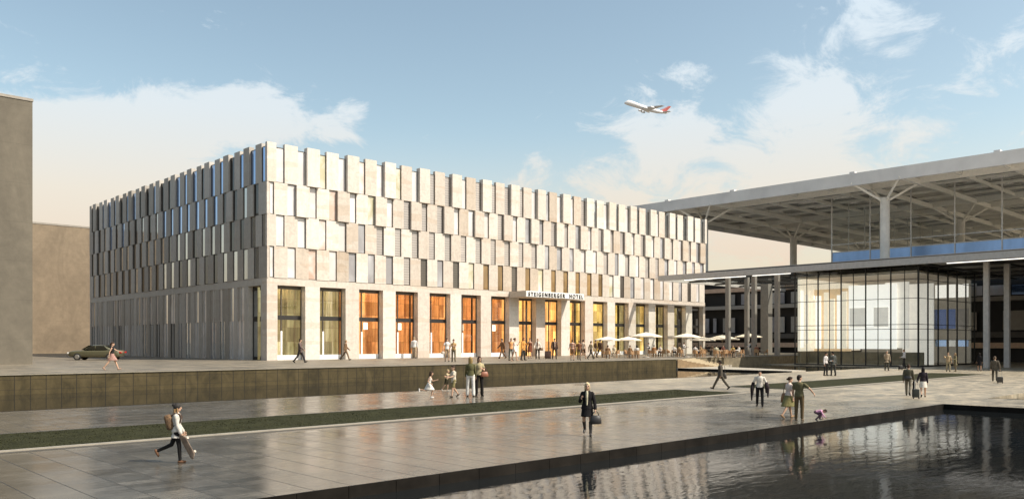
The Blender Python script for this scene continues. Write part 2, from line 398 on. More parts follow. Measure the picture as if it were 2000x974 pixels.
b = MB(); SS = mat('sand_step_stone', (.40, .33, .22), .6, 0, .1, 4, obj=False); NS = 9
for i in range(NS):                                # the flight is skewed towards the plaza
    x0 = 69 + i * .80; z = ZT - (i + .6) * (ZT - .1) / NS
    b.prism([(x0, 48.9), (x0 + .80, 48.9), (x0 + 7.8, 51.9), (x0 + 7.0, 51.9)], -.3, z, SS)
so_ = b.build('stone_steps', label='flight of pale sandstone steps from the cafe terrace down to the water', category='steps')

fl = MB()
for i in range(NS):
    fl.box(69.045 + i * .8, 69.045 + (i + 1) * .8 - .0, 48.80, 48.897, -.8, ZT - (i + .6) * (ZT - .1) / NS - .02, mat('brown_flank_stone', (.20, .135, .07), .7, 0, .25, 2.5, obj=False))
fl.build('flank_wall', so_)

def grassmat():
    b = NB('lawn_grass'); f = b.noise(b.pos(), 1.4, 8, .75); h = b.noise(b.pos(), 26, 3, .7)
    c = b.mix(.6, b.ramp(f, [(.3, (.017, .018, .007)), (.7, (.042, .043, .018))]), b.ramp(h, [(.3, (.35,) * 3), (.7, (1.5,) * 3)]), 'MULTIPLY')
    b.set(Base_Color=c, Roughness=.95, Specular_IOR_Level=.15); b.bump(h, .6, .03); return b.m
GR = grassmat()
KERB = mat('pale_kerb', (.30, .27, .22), .5, obj=False); KERBD = mat('dark_kerb', (.07, .062, .05), .5, obj=False)
def lawn(x0, x1, y0, y1, label):
    bm = bmesh.new()
    nx, ny = int((x1 - x0) / .5), int((y1 - y0) / .5)
    bmesh.ops.create_grid(bm, x_segments=nx, y_segments=ny, size=.5)
    for v in bm.verts:
        v.co.x = x0 + .14 + (v.co.x + .5) * (x1 - x0 - .28); v.co.y = y0 + .14 + (v.co.y + .5) * (y1 - y0 - .28); v.co.z = .018 + rnd.random() * .014
    # short blades so that the strip reads as turf where it is near
    dens = 150 if x0 < 0 else 25
    for _ in range(int((min(x1, 45) - max(x0, 0)) * (y1 - y0) * dens) if x0 < 45 else 0):
        x = rnd.uniform(max(x0, 0) + .15, min(x1, 60) - .15); y = rnd.uniform(y0 + .15, y1 - .15); a = rnd.random() * 6.28; h = rnd.uniform(.012, .030); w = .014
        p = V((x, y, .02)); q = V((math.cos(a), math.sin(a), 0)) * w; t = V((rnd.uniform(-.04, .04), rnd.uniform(-.04, .04), h))
        bm.faces.new([bm.verts.new(p - q), bm.verts.new(p + q), bm.verts.new(p + t)])
    me = bpy.data.meshes.new('lawn'); bm.to_mesh(me); bm.free(); me.materials.append(GR)
    link('lawn', me, kind='stuff', label=label, category='lawn')
    k = MB(); k.box(x0, x1, y0 - .05, y0 + .12, -.05, .045, KERB); k.box(x0, x1, y0 - .26, y0 - .052, -.05, .012, KERBD)
    k.box(x0, x1, y1 - .12, y1, -.05, .03, KERBD); k.box(x1 - .12, x1, y0 + .122, y1 - .122, -.05, .03, KERBD); k.box(x0, x0 + .12, y0 + .122, y1 - .122, -.05, .03, KERBD)
    k.build('lawn_kerb', label='low stone kerb around the ' + ('long lawn strip in the foreground' if x0 < 0 else 'far lawn strip near the pavilion'), category='kerb')
lawn(-40, 38.6, 23.0, 27.5, 'long dark green lawn strip across the foreground plaza')
lawn(43.5, 75.5, 22.6, 27.2, 'far green lawn strip lying between the two walkways')
# ================================================================ HOTEL
HX0, HX1, HY0, HY1 = 36.0, 106.4, 70.3, 120.4
Z_OPEN, Z_BAND, ROWS = 7.9, 8.55, (8.55, 11.45, 14.35, 17.30, 20.9)     # row limits, bottom to top
hotel = empty('hotel_building', (0, 0, 0), label='cream stone hotel block with staggered facade panels and lit tall ground floor windows', category='hotel')
PW, PITCH = 1.34, 2.2
b = MB(); b.box(HX0 + .32, HX1 - .1, HY0 + .30, HY1 - .1, Z_BAND - .3, 20.42, mat('core_wall', (.22, .20, .18), .8)); b.build('core_wall', hotel)
b = MB(); b.box(HX0 + .6, HX1 - .3, HY0 + 4.6, HY1 - .1, ZT, Z_BAND - .35, DARK); b.build('rear_wall', hotel)
win = []                                           # (size on screen, face, centre, width, height, row)
def stones(): return rnd.choices((ST1, ST2, ST3), (5, 3, 2))[0]
for r in range(4):
    z0, z1 = ROWS[r], ROWS[r + 1]; top = z1 - (.35 if r == 3 else 0)
    prA, prB = ((.02, .05), (.09, .02), (.22, .04), (.30, .06))[r]
    b = MB()
    if r in (3, 1): xs = [HX0 - .85 + .001 + .0 if False else None]; starts = [37.75 + PITCH * i for i in range(31)]; first = (HX0, 36.9)
    else: starts = [36.7 + PITCH * i for i in range(32)]; first = (HX0, 36.15)
    ends = [(first[0], first[1])] + [(s, min(s + PW, HX1)) for s in starts]
    if r in (3, 1): ends.append((105.95, HX1))
    for i, (a, c) in enumerate(ends):
        pr = prA if i % 2 == 0 else prB
        if i == 0: pr = prB
        b.box(a, c, HY0 - pr, HY0 + .31, z0 + .003 * (i % 2), z1 - .004 - .003 * (i % 2), ST2 if (r == 3 and i % 2 == 0) else stones())
        if i + 1 < len(ends): win.append(('f', (c + ends[i + 1][0]) / 2, ends[i + 1][0] - c, z0, top, r))
    b.build('stone_cladding', hotel)
    b = MB()
    starts = [(71.25 if r in (3, 1) else 70.62) + PITCH * j for j in range(24)]
    segs = [(s, s + 1.2) for s in starts if s + PW < HY1 - .6]
    if r in (3, 1): segs = [(HY0 + .005, HY0 + .32)] + segs
    if r in (0, 2): segs[0] = (HY0 + .02, segs[0][1])
    prL = ((.02, .05), (.09, .03), (.05, .12), (.17, .04))[r]
    segs.append((segs[-1][1] + .95, HY1))
    for j, (a, c) in enumerate(segs):
        pr = prL[j % 2]
        if r in (3, 1) and j == 0: pr = -.01
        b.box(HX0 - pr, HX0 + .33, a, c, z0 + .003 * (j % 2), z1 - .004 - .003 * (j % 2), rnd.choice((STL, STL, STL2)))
        if j + 1 < len(segs): win.append(('l', (c + segs[j + 1][0]) / 2, segs[j + 1][0] - c, z0, top, r))
    b.build('stone_cladding', hotel)

def wsize(w):
    p = V((w[1], HY0, 0)) if w[0] == 'f' else V((HX0, w[1], 0))
    d = dep(p); nrm_ = V((0, -1, 0)) if w[0] == 'f' else V((-1, 0, 0))
    return w[2] * w[4] / d / d * max(.05, -nrm_.dot(p.normalized()))
win.sort(key=lambda w: -wsize(w))
def frontpane(x, r):
    t = (x - HX0) / (HX1 - HX0); q = rnd.random()
    if r == 3: o = (P_PINK, P_WHITE, P_YEL, P_WHITE) if t < .25 else (P_LOUV, P_LOUV, P_WHITE) if t < .5 else (P_WHITE, P_SILV, P_LOUV, P_GREY)
    elif r == 2: o = (P_YEL, P_PINK, P_WHITE) if t < .2 else (P_WHITE, P_LOUV, P_LOUV, P_GREY)
    elif r == 1: o = (P_PINK, P_WHITE, P_GREY) if t < .15 else (P_LOUV, P_DARK, P_LOUV) if t < .5 else (P_WHITE, P_GREY, P_LOUV)
    else: o = (P_WHITE, P_PINK, P_PINK) if t < .12 else (P_GREY, P_DARK, P_LOUV) if t < .33 else (P_WARM, P_DARK, P_YEL, P_WARM) if t < .7 else (P_WHITE, P_DARK, P_GREY)
    return o[int(q * len(o))]
def leftpane(y, r):
    q = rnd.random()
    if r == 3: return P_BLUE if q < .8 else P_BLK
    if r == 2: return P_BLUE if q < .45 else (P_SILV if q < .75 else P_BLK)
    return P_SILV if q < .55 else P_BLK
WME = {}
def wmesh(face, w, h, frame):
    k = (face, round(w, 2), round(h, 2), frame)
    if k in WME: return WME[k]
    b = MB(); t = .045
    def bx(u0, u1, v0, v1, z0, z1, mt):            # u along the wall, v outwards
        if face == 'f': b.box(u0, u1, -v1, -v0, z0, z1, mt)
        else: b.box(-v1, -v0, u0, u1, z0, z1, mt)
    if frame:
        bx(-w / 2, -w / 2 + t, .02, .10, 0, h, FRAME); bx(w / 2 - t, w / 2, .02, .10, 0, h, FRAME)
        bx(-w / 2 + t, w / 2 - t, .02, .10, 0, t, FRAME); bx(-w / 2 + t, w / 2 - t, .02, .10, h - t, h, FRAME)
    else: bx(-w / 2 + t, w / 2 - t, .03, .06, t, h - t, WHITE)
    WME[k] = b.mesh('window' if frame else 'pane'); return WME[k]
def panecopy(me, mt):
    k = (me.name, mt.name)
    if k not in WME:
        c = me.copy(); c.materials.clear(); c.materials.append(mt); WME[k] = c
    return WME[k]
rest = MB()
for i, w in enumerate(win):
    face, u, wd, z0, z1, r = w; z0 += .02; h = z1 - .01 - z0
    mt = frontpane(u, r) if face == 'f' else leftpane(u, r)
    loc = (u, HY0 + .16, z0) if face == 'f' else (HX0 + .11, u, z0)
    if i < 100:
        o = link('window', wmesh(face, wd, h, True), hotel, loc=loc)
        link('pane', panecopy(wmesh(face, wd, h, False), mt), o)
    else:
        t = .045
        if face == 'f':
            rest.box(u - wd / 2 + t, u + wd / 2 - t, loc[1] - .06, loc[1] - .03, z0 + t, z0 + h - t, mt)
            for s in (-1, 1): rest.box(u + s * wd / 2 - (t if s > 0 else 0), u + s * wd / 2 + (t if s < 0 else 0), loc[1] - .10, loc[1] - .02, z0, z0 + h, FRAME)
        else:
            rest.box(loc[0] - .06, loc[0] - .03, u - wd / 2 + t, u + wd / 2 - t, z0 + t, z0 + h - t, mt)
            for s in (-1, 1): rest.box(loc[0] - .10, loc[0] - .02, u + s * wd / 2 - (t if s > 0 else 0), u + s * wd / 2 + (t if s < 0 else 0), z0, z0 + h, FRAME)
rest.build('window', hotel, kind='stuff')

# ---- ground floor, front: sixteen tall openings between stone piers
b = MB(); b.box(HX0 + .003, HX1, HY0 + .004, HY0 + .9, Z_OPEN, Z_BAND - .004, ST1)
b.box(HX0 + .006, HX0 + .9, HY0 + .9, HY1, Z_OPEN, Z_BAND - .004, STL); b.build('stone_band', hotel)
OX = [37.05 + 4.4 * i for i in range(16)]; OW = 2.85
edges = [HX0 + .003] + [v for x in OX for v in (x, x + OW)] + [HX1]
for i in range(0, len(edges), 2):
    b = MB(); b.box(edges[i], edges[i + 1], HY0, HY0 + .9, ZT, Z_OPEN - .003, (ST1, ST2)[(i // 2) % 2]); b.build('stone_pier', hotel)
def curtain(name, stops, es, wood=True):
    b = NB(name); p = b.pos((1.7, .3, .05)); f = b.noise(p, 1.5, 4, .6)
    x = b.n('ShaderNodeSeparateXYZ'); b.l(b.pos(), x.inputs[0])
    c = b.ramp(f, stops)
    blk = b.n('ShaderNodeTexWhiteNoise', noise_dimensions='3D'); cv = b.n('ShaderNodeCombineXYZ')
    b.l(b.math('FLOOR', b.math('MULTIPLY', x.outputs[0], 1 / .74)), cv.inputs[0]); b.l(b.math('FLOOR', b.math('MULTIPLY', x.outputs[2], 1 / 1.35)), cv.inputs[2]); b.l(cv.outputs[0], blk.inputs['Vector'])
    c = b.mix(.8, c, b.ramp(blk.outputs[0], [(0, (.55, .50, .45)), (.6, (1.0, 1.0, 1.0)), (1, (1.45, 1.5, 1.6))]), 'MULTIPLY')
    cl = b.noise(b.pos((.8, .8, .35)), 1.1, 5, .65, .8); c = b.mix(.7, c, b.ramp(cl, [(.30, (.42, .36, .30)), (.5, (1, 1, 1)), (.72, (1.35, 1.4, 1.5))]), 'MULTIPLY')
    g1 = b.math('LESS_THAN', b.math('FRACT', b.math('MULTIPLY', x.outputs[0], 1 / .74)), .035)
    g2 = b.math('LESS_THAN', b.math('FRACT', b.math('MULTIPLY', x.outputs[2], 1 / 1.35)), .022); g1 = b.math('MAXIMUM', g1, g2)
    c = b.mix(b.math('MULTIPLY', g1, .6), c, (.10, .03, .01))
    b.set(Base_Color=c, Roughness=.6, Emission_Color=c, Emission_Strength=es)  # lobby lighting put into the surface as a glow of its own colour
    return b.m
CUR = {'green': curtain('olive_interior', [(.3, (.11, .095, .04)), (.55, (.24, .21, .10)), (.75, (.50, .46, .32))], .75),
       'red': curtain('redwood_interior', [(.3, (.25, .085, .025)), (.55, (.50, .22, .07)), (.75, (.78, .46, .18))], .8),
       'orange': curtain('amber_interior', [(.3, (.50, .24, .06)), (.55, (.76, .43, .13)), (.75, (.86, .58, .28))], .85),
       'straw': curtain('straw_interior', [(.3, (.22, .17, .05)), (.5, (.50, .37, .11)), (.75, (.70, .55, .28))], .8)}
kinds = ['green', 'green', 'red', 'red', 'red', 'red', 'red', 'orange', 'orange', 'orange', 'straw', 'straw', 'green', 'straw', 'green', None]
LAMP = mat('warm_lamp', (1, .85, .6), .5, emit=(1, .72, .38), es=9.0)
b = MB(); b.box(HX0 + .62, HX1 - .35, HY0 + .9, HY0 + 4.55, ZT + .002, ZT + .03, mat('lobby_floor', (.28, .17, .08), .25)); b.build('lobby_floor', hotel)
b = MB(); b.box(HX0 + .62, HX1 - .35, HY0 + .9, HY0 + 4.55, Z_OPEN - .12, Z_OPEN - .004, mat('lobby_ceiling', (.5, .36, .2), .7)); b.build('lobby_ceiling', hotel)
for i, x in enumerate(OX):
    y = HY0 + .72
    k = kinds[i]
    f = MB(); t = .07
    f.box(x, x + t, y, y + .14, ZT, Z_OPEN - .004, FRAME); f.box(x + OW - t, x + OW, y, y + .14, ZT, Z_OPEN - .004, FRAME)
    f.box(x + t, x + OW - t, y + .003, y + .14, Z_OPEN - .30, Z_OPEN - .004, FRAME)
    if k == 'orange':
        mx = [x + OW * .5]
    else: mx = [x + OW * .27]
    for m_ in mx: f.box(m_ - .05, m_ + .05, y + .002, y + .13, ZT, Z_OPEN - .30, FRAME)
    f.box(x + t, x + OW - t, y - .004, y + .15, 4.75, 5.15, DARK)
    o = f.build('tall_window', hotel)
    p = MB(); p.box(x + t, x + OW - t, y + .06, y + .075, ZT + .5, Z_OPEN - .3, GLASSW); p.build('pane', o)
    if k != 'orange':
        p = MB(); p.box(x + t, x + OW - t, y - .012, y + .10, ZT + .003, ZT + .46, WHITE); p.build('sill_panel', o)
    if k in ('green', 'red') and i < 6:
        p = MB(); p.box(x + OW * .27 - .09, x + OW * .27 + .09, y - .03, y - .001, ZT + .46, ZT + 2.7, WHITE); p.build('door_post', o)
    if k:
        c = MB(); n = 24; y0 = HY0 + 2.2 + (.5 if i % 2 else 0)
        for j in range(n):                         # pleated hanging behind the glass
            a0 = x - .85 + (OW + 1.7) * j / n; a1 = x - .85 + (OW + 1.7) * (j + 1) / n; d0 = .09 * (j % 2); d1 = .09 * ((j + 1) % 2)
            c.poly([(a0, y0 + d0, ZT + .03), (a1, y0 + d1, ZT + .03), (a1, y0 + d1, Z_OPEN - .13), (a0, y0 + d0, Z_OPEN - .13)], CUR[k])
        c.build('curtain', hotel)
        c = MB(); c.box(x + .4, x + OW - .4, HY0 + 1.5, HY0 + 1.8, Z_OPEN - .2, Z_OPEN - .125, LAMP); c.build('ceiling_lamp', hotel)
        if i in (2, 3, 5, 6, 10):                  # bright notices / lit boxes seen inside
            c = MB(); s = rnd.uniform(-.2, .5); c.box(x + 1.0 + s, x + 1.45 + s, HY0 + 1.25, HY0 + 1.30, 3.95, 4.65, mat('lit_notice', (.9, .88, .8), .5, emit=(1, .93, .8), es=1.4)); c.build('lit_notice', hotel)
# ---- ground floor, left side
b = MB(); b.box(HX0 + .005, HX0 + .85, HY0 + .905, HY0 + 1.2, ZT, Z_OPEN - .003, STL); b.build('stone_pier', hotel)
f = MB(); xa = HX0 + .45
f.box(xa, xa + .12, 71.5, 71.6, ZT, Z_OPEN - .003, DARK); f.box(xa, xa + .12, 73.9, 74.0, ZT, Z_OPEN - .003, DARK)
for z in (ZT, 4.6, 7.5): f.box(xa + .002, xa + .12, 71.6, 73.9, z, z + (.45 if z == 4.6 else .3), DARK)
o = f.build('tall_window', hotel)
p = MB(); p.box(xa + .05, xa + .07, 71.6, 73.9, ZT + .3, 7.5, P_SILV); p.build('pane', o)
fins = MB(); gl = MB(); y = 74.0; j = 0
while y < HY1 - .3:
    w = .85 if j % 2 == 0 else .70
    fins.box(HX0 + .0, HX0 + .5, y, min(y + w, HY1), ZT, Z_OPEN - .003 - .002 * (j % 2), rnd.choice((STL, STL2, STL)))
    if y + w < HY1 - .6:
        g0, g1 = y + w, y + w + (1.2 if j % 3 else 1.5)
        m_ = (g0 + g1) / 2
        fins.box(HX0 + .02, HX0 + .48, m_ - .05, m_ + .05, ZT, Z_OPEN - .01, PALEMETAL)
        q = rnd.random(); mt = P_GREY if q < .2 else (P_WHITE if q < .5 else (P_SILV if q < .85 else P_BLK))
        gl.box(HX0 + .12, HX0 + .36, g0, m_ - .05, ZT, 4.7, mt); gl.box(HX0 + .12, HX0 + .36, m_ + .05, g1, ZT, 4.7, mt)
        gl.box(HX0 + .07, HX0 + .36, g0, m_ - .05, 4.7, Z_OPEN - .01, (P_GREY, P_SILV, STL2, STL)[j % 4]); gl.box(HX0 + .07, HX0 + .36, m_ + .05, g1, 4.7, Z_OPEN - .01, P_GREY if q > .5 else STL2)
        y = g1
    else: y = y + w + 2
    j += 1
o = fins.build('stone_fin_wall', hotel); gl.build('pane', o)

# ---- entrance canopy with its lettering
CX0, CX1, CY0, CZ0, CZ1 = 66.3, 76.2, HY0 - 2.7, 7.82, 8.52
pts = [(CX0 + .0, HY0 - .002), (CX0, CY0 + .5)] + [(CX0 + .5 - .5 * math.cos(a), CY0 + .5 - .5 * math.sin(a)) for a in [math.pi / 2 * k / 8 for k in range(1, 9)]]
pts = [(CX0, HY0 - .002), (CX0, CY0), (CX1, CY0), (CX1, HY0 - .002)]
b = MB(); b.prism(pts, CZ0, CZ1, mat('canopy_stone', (.50, .45, .38), .6)); can = b.build('entrance_canopy', hotel)
b = MB(); b.box(CX0 + .05, CX1 - .02, CY0 - .06, CY0 - .002, CZ0 + .03, CZ1 - .02, WHITE); sign = b.build('sign_board', can)
def letters(txt, x, z, size, parent):
    cu = bpy.data.curves.new('lettering', 'FONT'); cu.body = txt; cu.size = size; cu.extrude = .03; cu.offset = .012; cu.space_character = 1.42
    t = bpy.data.objects.new('tmp', cu); COL.objects.link(t); bpy.context.view_layer.update()
    me = bpy.data.meshes.new_from_object(t.evaluated_get(bpy.context.evaluated_depsgraph_get())); bpy.data.objects.remove(t)
    xs = [v.co.x for v in me.vertices]; me.materials.clear(); me.materials.append(mat('letter_black', (.02, .018, .016), .4))
    # slab serifs: short bars at the foot and head of every upright
    o = link('sign_lettering', me, parent, loc=(x, CY0 - .085, z)); o.rotation_euler = (rad(90), 0, 0)
    return max(xs) - min(xs)
L1 = letters('STEIGENBERGER', CX0 + .35, CZ0 + .12, .62, can)
letters('HOTEL', CX0 + .35 + L1 + .75, CZ0 + .12, .62, can)
print('sign ends', CX0 + .35 + L1, CX1)

# ================================================================ OTHER BUILDINGS ON THE LEFT
def plaster(name, col):
    b = NB(name); st = b.noise(b.pos((1, 1, .5)), .22, 9, .68, 1.0); fi = b.noise(b.pos(), 1.6, 6, .65)
    c = b.ramp(st, [(.3, tuple(v * .72 for v in col)), (.7, tuple(v * 1.18 for v in col))])
    c = b.mix(.5, c, b.ramp(fi, [(.3, (.75,) * 3), (.7, (1.2,) * 3)]), 'MULTIPLY')
    x = b.n('ShaderNodeSeparateXYZ'); b.l(b.pos(), x.inputs[0])
    jz = b.math('LESS_THAN', b.math('FRACT', b.math('MULTIPLY', x.outputs[2], 1 / 2.9)), .006)
    c = b.mix(b.math('MULTIPLY', jz, .5), c, tuple(v * .4 for v in col))
    b.set(Base_Color=c, Roughness=.85); b.bump(fi, .1, .05); return b.m
b = MB(); b.box(-60, 17.0, HY0, 112, ZT, 20.72, plaster('taupe_plaster', (.135, .118, .090)))
o = b.build('plain_building', label='blank taupe plastered tower cut by the left picture edge', category='building')
k = MB(); k.box(-60.05, 17.05, HY0 - .05, 112.05, 20.722, 20.92, mat('roof_edge', (.30, .27, .23), .7)); k.build('roof_edge', o)
b = MB(); b.box(20, 80, 136.6, 160, ZT, 20.0, plaster('brown_plaster', (.24, .185, .125)))
o = b.build('plain_building', label='blank brown building at the end of the side street behind the parked car', category='building')
k = MB(); k.box(19.95, 80.05, 136.55, 160.05, 20.002, 20.25, mat('roof_edge', (.30, .27, .23), .7)); k.build('roof_edge', o)

# ================================================================ TERMINAL (big roof on tree columns)
term = empty('terminal_building', (138, 40, 0), label='airport terminal with a vast flat steel roof on branching tree columns', category='terminal')
TX0, TX1, TY0, TY1, TZ0, TZ1 = 138.0, 270.0, 14.0, 110.0, 28.95, 31.0  # near end of the roof cut short out of view so sunlight gets underneath
def tb(): return MB()
def tbuild(b, name, parent=term): 
    o = b.build(name, None); o.parent = parent; o.matrix_parent_inverse = Matrix.Translation(-V(term.location)); return o
FASC = mat('fascia_metal', (.66, .64, .62), .55, 0.0, .10, .25, obj=False)
b = tb()
b.box(TX0, TX0 + .5, TY0, TY1, TZ0, TZ1, FASC); b.box(TX0 + .5, TX1, TY1 - .5, TY1, TZ0 + .003, TZ1 - .003, FASC)
for y in (40, 62, 85, 100): b.box(TX0 + .3, TX0 + 1.2, y, y + .9, TZ1, TZ1 + .35, FASC)
tbuild(b, 'roof_fascia')
b = tb(); SOF = mat('roof_soffit', (.66, .62, .56), .6, 0, .1, .3, obj=False); SOFG = mat('roof_glazing', (.16, .16, .155), .15, .2, .3, .4, obj=False)
# soffit panels between the column strips; the middle bays are glazed
cols_x = [142 + 36 * i for i in range(4)]; cols_y = [94 - 35.5 * j for j in range(3)]
b.box(TX0 + .5, TX1, TY0, TY1 - .5, TZ1 - .5, TZ1 - .01, SOF); tbuild(b, 'roof_slab')
b = tb()
for i in range(4):
    for j in range(5):
        x0, x1 = cols_x[i] + 4.4, min(cols_x[i] + 31.6, TX1 - 2); y1 = cols_y[0] + 35.5 - 35.5 * j - 4.4; y0 = y1 - 26.7
        y1 = min(y1, TY1 - 2); y0 = max(y0, TY0 + 1)
        if y1 - y0 > 3: b.box(x0, x1, y0, y1, TZ1 - .62, TZ1 - .51, SOFG)
tbuild(b, 'roof_glazing')
BEAM = mat('beam_steel', (.82, .78, .70), .55, 0.0, .06)
b = tb()
for x in cols_x:
    for s in (-4, 4):
        if TX0 + 1 < x + s < TX1: b.box(x + s - .25, x + s + .25, TY0 + 1, TY1 - .6, TZ0 + .35, TZ1 - .65, BEAM)
for y in cols_y + [cols_y[0] + 35.5 - 20]:
    for s in (-4, 4):
        if y + s < TY1 - 1: b.box(TX0 + .6, TX1 - 1, y + s - .25, y + s + .25, TZ0 + .15, TZ0 + .95, BEAM)
tbuild(b, 'girder_grid')
b = tb()
for x in cols_x:
    for q in (10.8, 18, 25.2): b.box(x + q - .18, x + q + .18, TY0 + 1, TY1 - .7, TZ0 + .95, TZ1 - .66, BEAM)
for y in cols_y:
    for q in (10.6, 17.75, 24.9): b.box(TX0 + .6, TX1 - 1, y - q - .18, y - q + .18, TZ0 + .75, TZ1 - .70, BEAM)
tbuild(b, 'purlin_grid')
CONCOL = mat('column_concrete', (.66, .63, .58), .7, 0, .10, .8, .1, 10, obj=False)
for x in cols_x[:3]:
    for y in cols_y[:3]:
        c = tb(); c.cyl((x, y, .0), (x, y, 26.6), .76, .76, CONCOL, 28); c.cyl((x, y, 26.6), (x, y, 26.9), .86, .86, CONCOL, 28)
        o = tbuild(c, 'column')
        for sx_, sy_ in ((-4, -4), (4, -4), (-4, 4), (4, 4)):
            c = tb(); c.bar((x + sx_ * .12, y + sy_ * .12, 26.5), (x + sx_, y + sy_, TZ0 + .45), .24, .34, BEAM)
            s = c.build('branch', o)
# glazed hall set back below the roof
GX, GY1 = 150.0, 71.5; GLASSH = glass('hall_glass', (.97, .975, .97), .2)
b = tb(); b.box(GX, GX + .06, TY0 + 2, GY1, 19.3, TZ0 + .4, GLASSH); b.box(GX, GX + 60, GY1, GY1 + .06, 19.3, TZ0 + .4, GLASSH); tbuild(b, 'curtain_wall')
b = tb(); b.box(GX, GX + .06, TY0 + 2, GY1, 12, 19.2, mirror_glass('sky_reflection_glass', (.24, .38, .66), .3)); b.box(GX, GX + 60, GY1, GY1 + .06, 12, 19.2, GLASS); tbuild(b, 'sky_tint_glazing')  # reflected blue sky painted into the lower glass colour
b = tb()
y = GY1
while y > TY0 + 2:
    b.box(GX - .12, GX - .003, y - .09, y + .09, 12, TZ0 + .3, PALEMETAL); y -= 7.1
for z in (19.2, 20.6): b.box(GX - .10, GX - .004, TY0 + 2, GY1, z, z + .14, PALEMETAL)
y = GX
while y < GX + 60:
    b.box(y, y + .16, GY1 + .07, GY1 + .2, 12, TZ0 + .3, PALEMETAL); y += 7.1
tbuild(b, 'mullion_grid')
b = tb(); b.box(GX + 14, GX + 15, TY0 + 2, GY1 - 8, 12, 19.8, mat('hall_wall', (.42, .38, .32), .8)); tbuild(b, 'hall_wall')

# ---- dark slab-fronted block below the roof
OB = 125.0
off = empty('office_block', (OB, 40, 0), label='dark open-fronted block with horizontal slab bands behind the low canopy', category='building')
def ob(b, name):
    o = b.build(name, None); o.parent = off; o.matrix_parent_inverse = Matrix.Translation(-V(off.location)); return o
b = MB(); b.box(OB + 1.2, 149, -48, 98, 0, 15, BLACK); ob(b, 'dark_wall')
b = MB(); b.box(OB + 1.25, 172, -48, 98, 15.002, 15.2, mat('pale_bounce_top', (.62, .58, .52), .9, obj=False)); ob(b, 'roof')  # unseen pale top added to bounce sunlight up under the terminal roof
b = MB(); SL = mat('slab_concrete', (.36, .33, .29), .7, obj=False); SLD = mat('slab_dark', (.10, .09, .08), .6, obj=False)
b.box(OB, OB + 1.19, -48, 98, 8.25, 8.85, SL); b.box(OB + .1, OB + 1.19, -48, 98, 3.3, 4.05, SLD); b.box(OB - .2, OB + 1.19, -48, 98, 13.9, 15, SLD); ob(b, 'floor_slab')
PINKB = mat('lit_peach', (.66, .46, .33), .8, obj=False)
b = MB(); b.box(OB + .3, OB + 1.19, -48, 98, 1.85, 2.6, PINKB); b.box(OB + .5, OB + 1.18, 56, 98, 11.2, 11.9, PINKB); ob(b, 'peach_band')  # upper strip paints lit ceilings in peach, lower one the background seen through
b = MB(); y = 97.0
while y > 40:
    w = rnd.uniform(.5, 1.3)
    for z0, z1 in ((4.3, 6.8), (9.0, 10.8)):
        if rnd.random() < .75: b = MB(); b.box(OB + .7, OB + .85, y - w, y, z0, z1, rnd.choice((SL, STL, P_GREY))); ob(b, 'window_screen')
    y -= w + rnd.uniform(.5, 1.6)
b = MB(); b.box(OB + .6, OB + .9, 8, 36, 4.3, 6.9, STL2); b.box(OB + .6, OB + .9, -48, 4, 4.3, 6.9, P_GREY); ob(b, 'window_screen')
b = MB(); y = 52.0
while y > -30:
    b.box(OB + .8, OB + .9, y - 3.2, y, 9.05, 10.4, rnd.choice((P_WHITE, P_WHITE, P_BLUE, P_SILV))); y -= 3.4
ob(b, 'window_band')

# ---- low canopy on slim columns
can2 = empty('flat_canopy', (91, 40, 0), label='long flat dark grey canopy on slim columns reaching towards the hotel corner', category='canopy')
def cb(b, name):
    o = b.build(name, None); o.parent = can2; o.matrix_parent_inverse = Matrix.Translation(-V(can2.location)); return o
b = MB(); b.box(91, 91.4, -48, 67.5, 10.84, 11.52, METAL); b.box(91.4, 124.5, 67.1, 67.5, 10.845, 11.515, METAL); b.box(91.4, 124.5, 49.5, 67.1, 11.25, 11.29, GLASS); b.box(91.4, 124.5, -48, 49.5, 11.1, 11.5, mat('canopy_soffit', (.34, .32, .29), .5, 0, .1, .4, obj=False)); cb(b, 'canopy_roof')
b = MB(); b.box(91.5, 124.4, -47.9, 49.4, 11.502, 11.56, mat('pale_bounce_top', (.62, .58, .52), .9, obj=False)); cb(b, 'bounce_top')  # unseen pale sheet added as a sunlight reflector for the terminal soffit
b = MB()
for x in (97.5, 104, 110.5, 117): b.box(x, x + .25, -48, 67, 10.86, 11.095, DARK)
for y in range(-44, 66, 6): b.box(91.42, 124.4, y, y + .2, 10.9, 11.096, DARK)
cb(b, 'beam_grid')
b = MB()
for (y0, y1) in ((-48, -20), (-19, 10), (11, 31.6), (49, 54), (55, 64)):
    b = MB(); b.box(92.0, 92.15, y0, y1, 10.78, 10.855, mat('strip_light', (1, 1, 1), .5, emit=(1, .96, .88), es=1.0)); cb(b, 'strip_light')
for (x, px, z) in ((92.6, 1422, ZT), (92.6, 1473, ZT), (92.6, 1518, ZT), (97, 1459, ZT), (110, 1497, ZT), (94.8, 1927, 0), (98.4, 1967, 0)):
    y = onX(px, x); h = .25 if x != 110 else .6
    c = MB(); c.box(x - h, x + h, y - h, y + h, z, 11.08, METAL if z == 0 else mat('column_grey', (.22, .205, .185), .5, .2, obj=False)); cb(c, 'column')

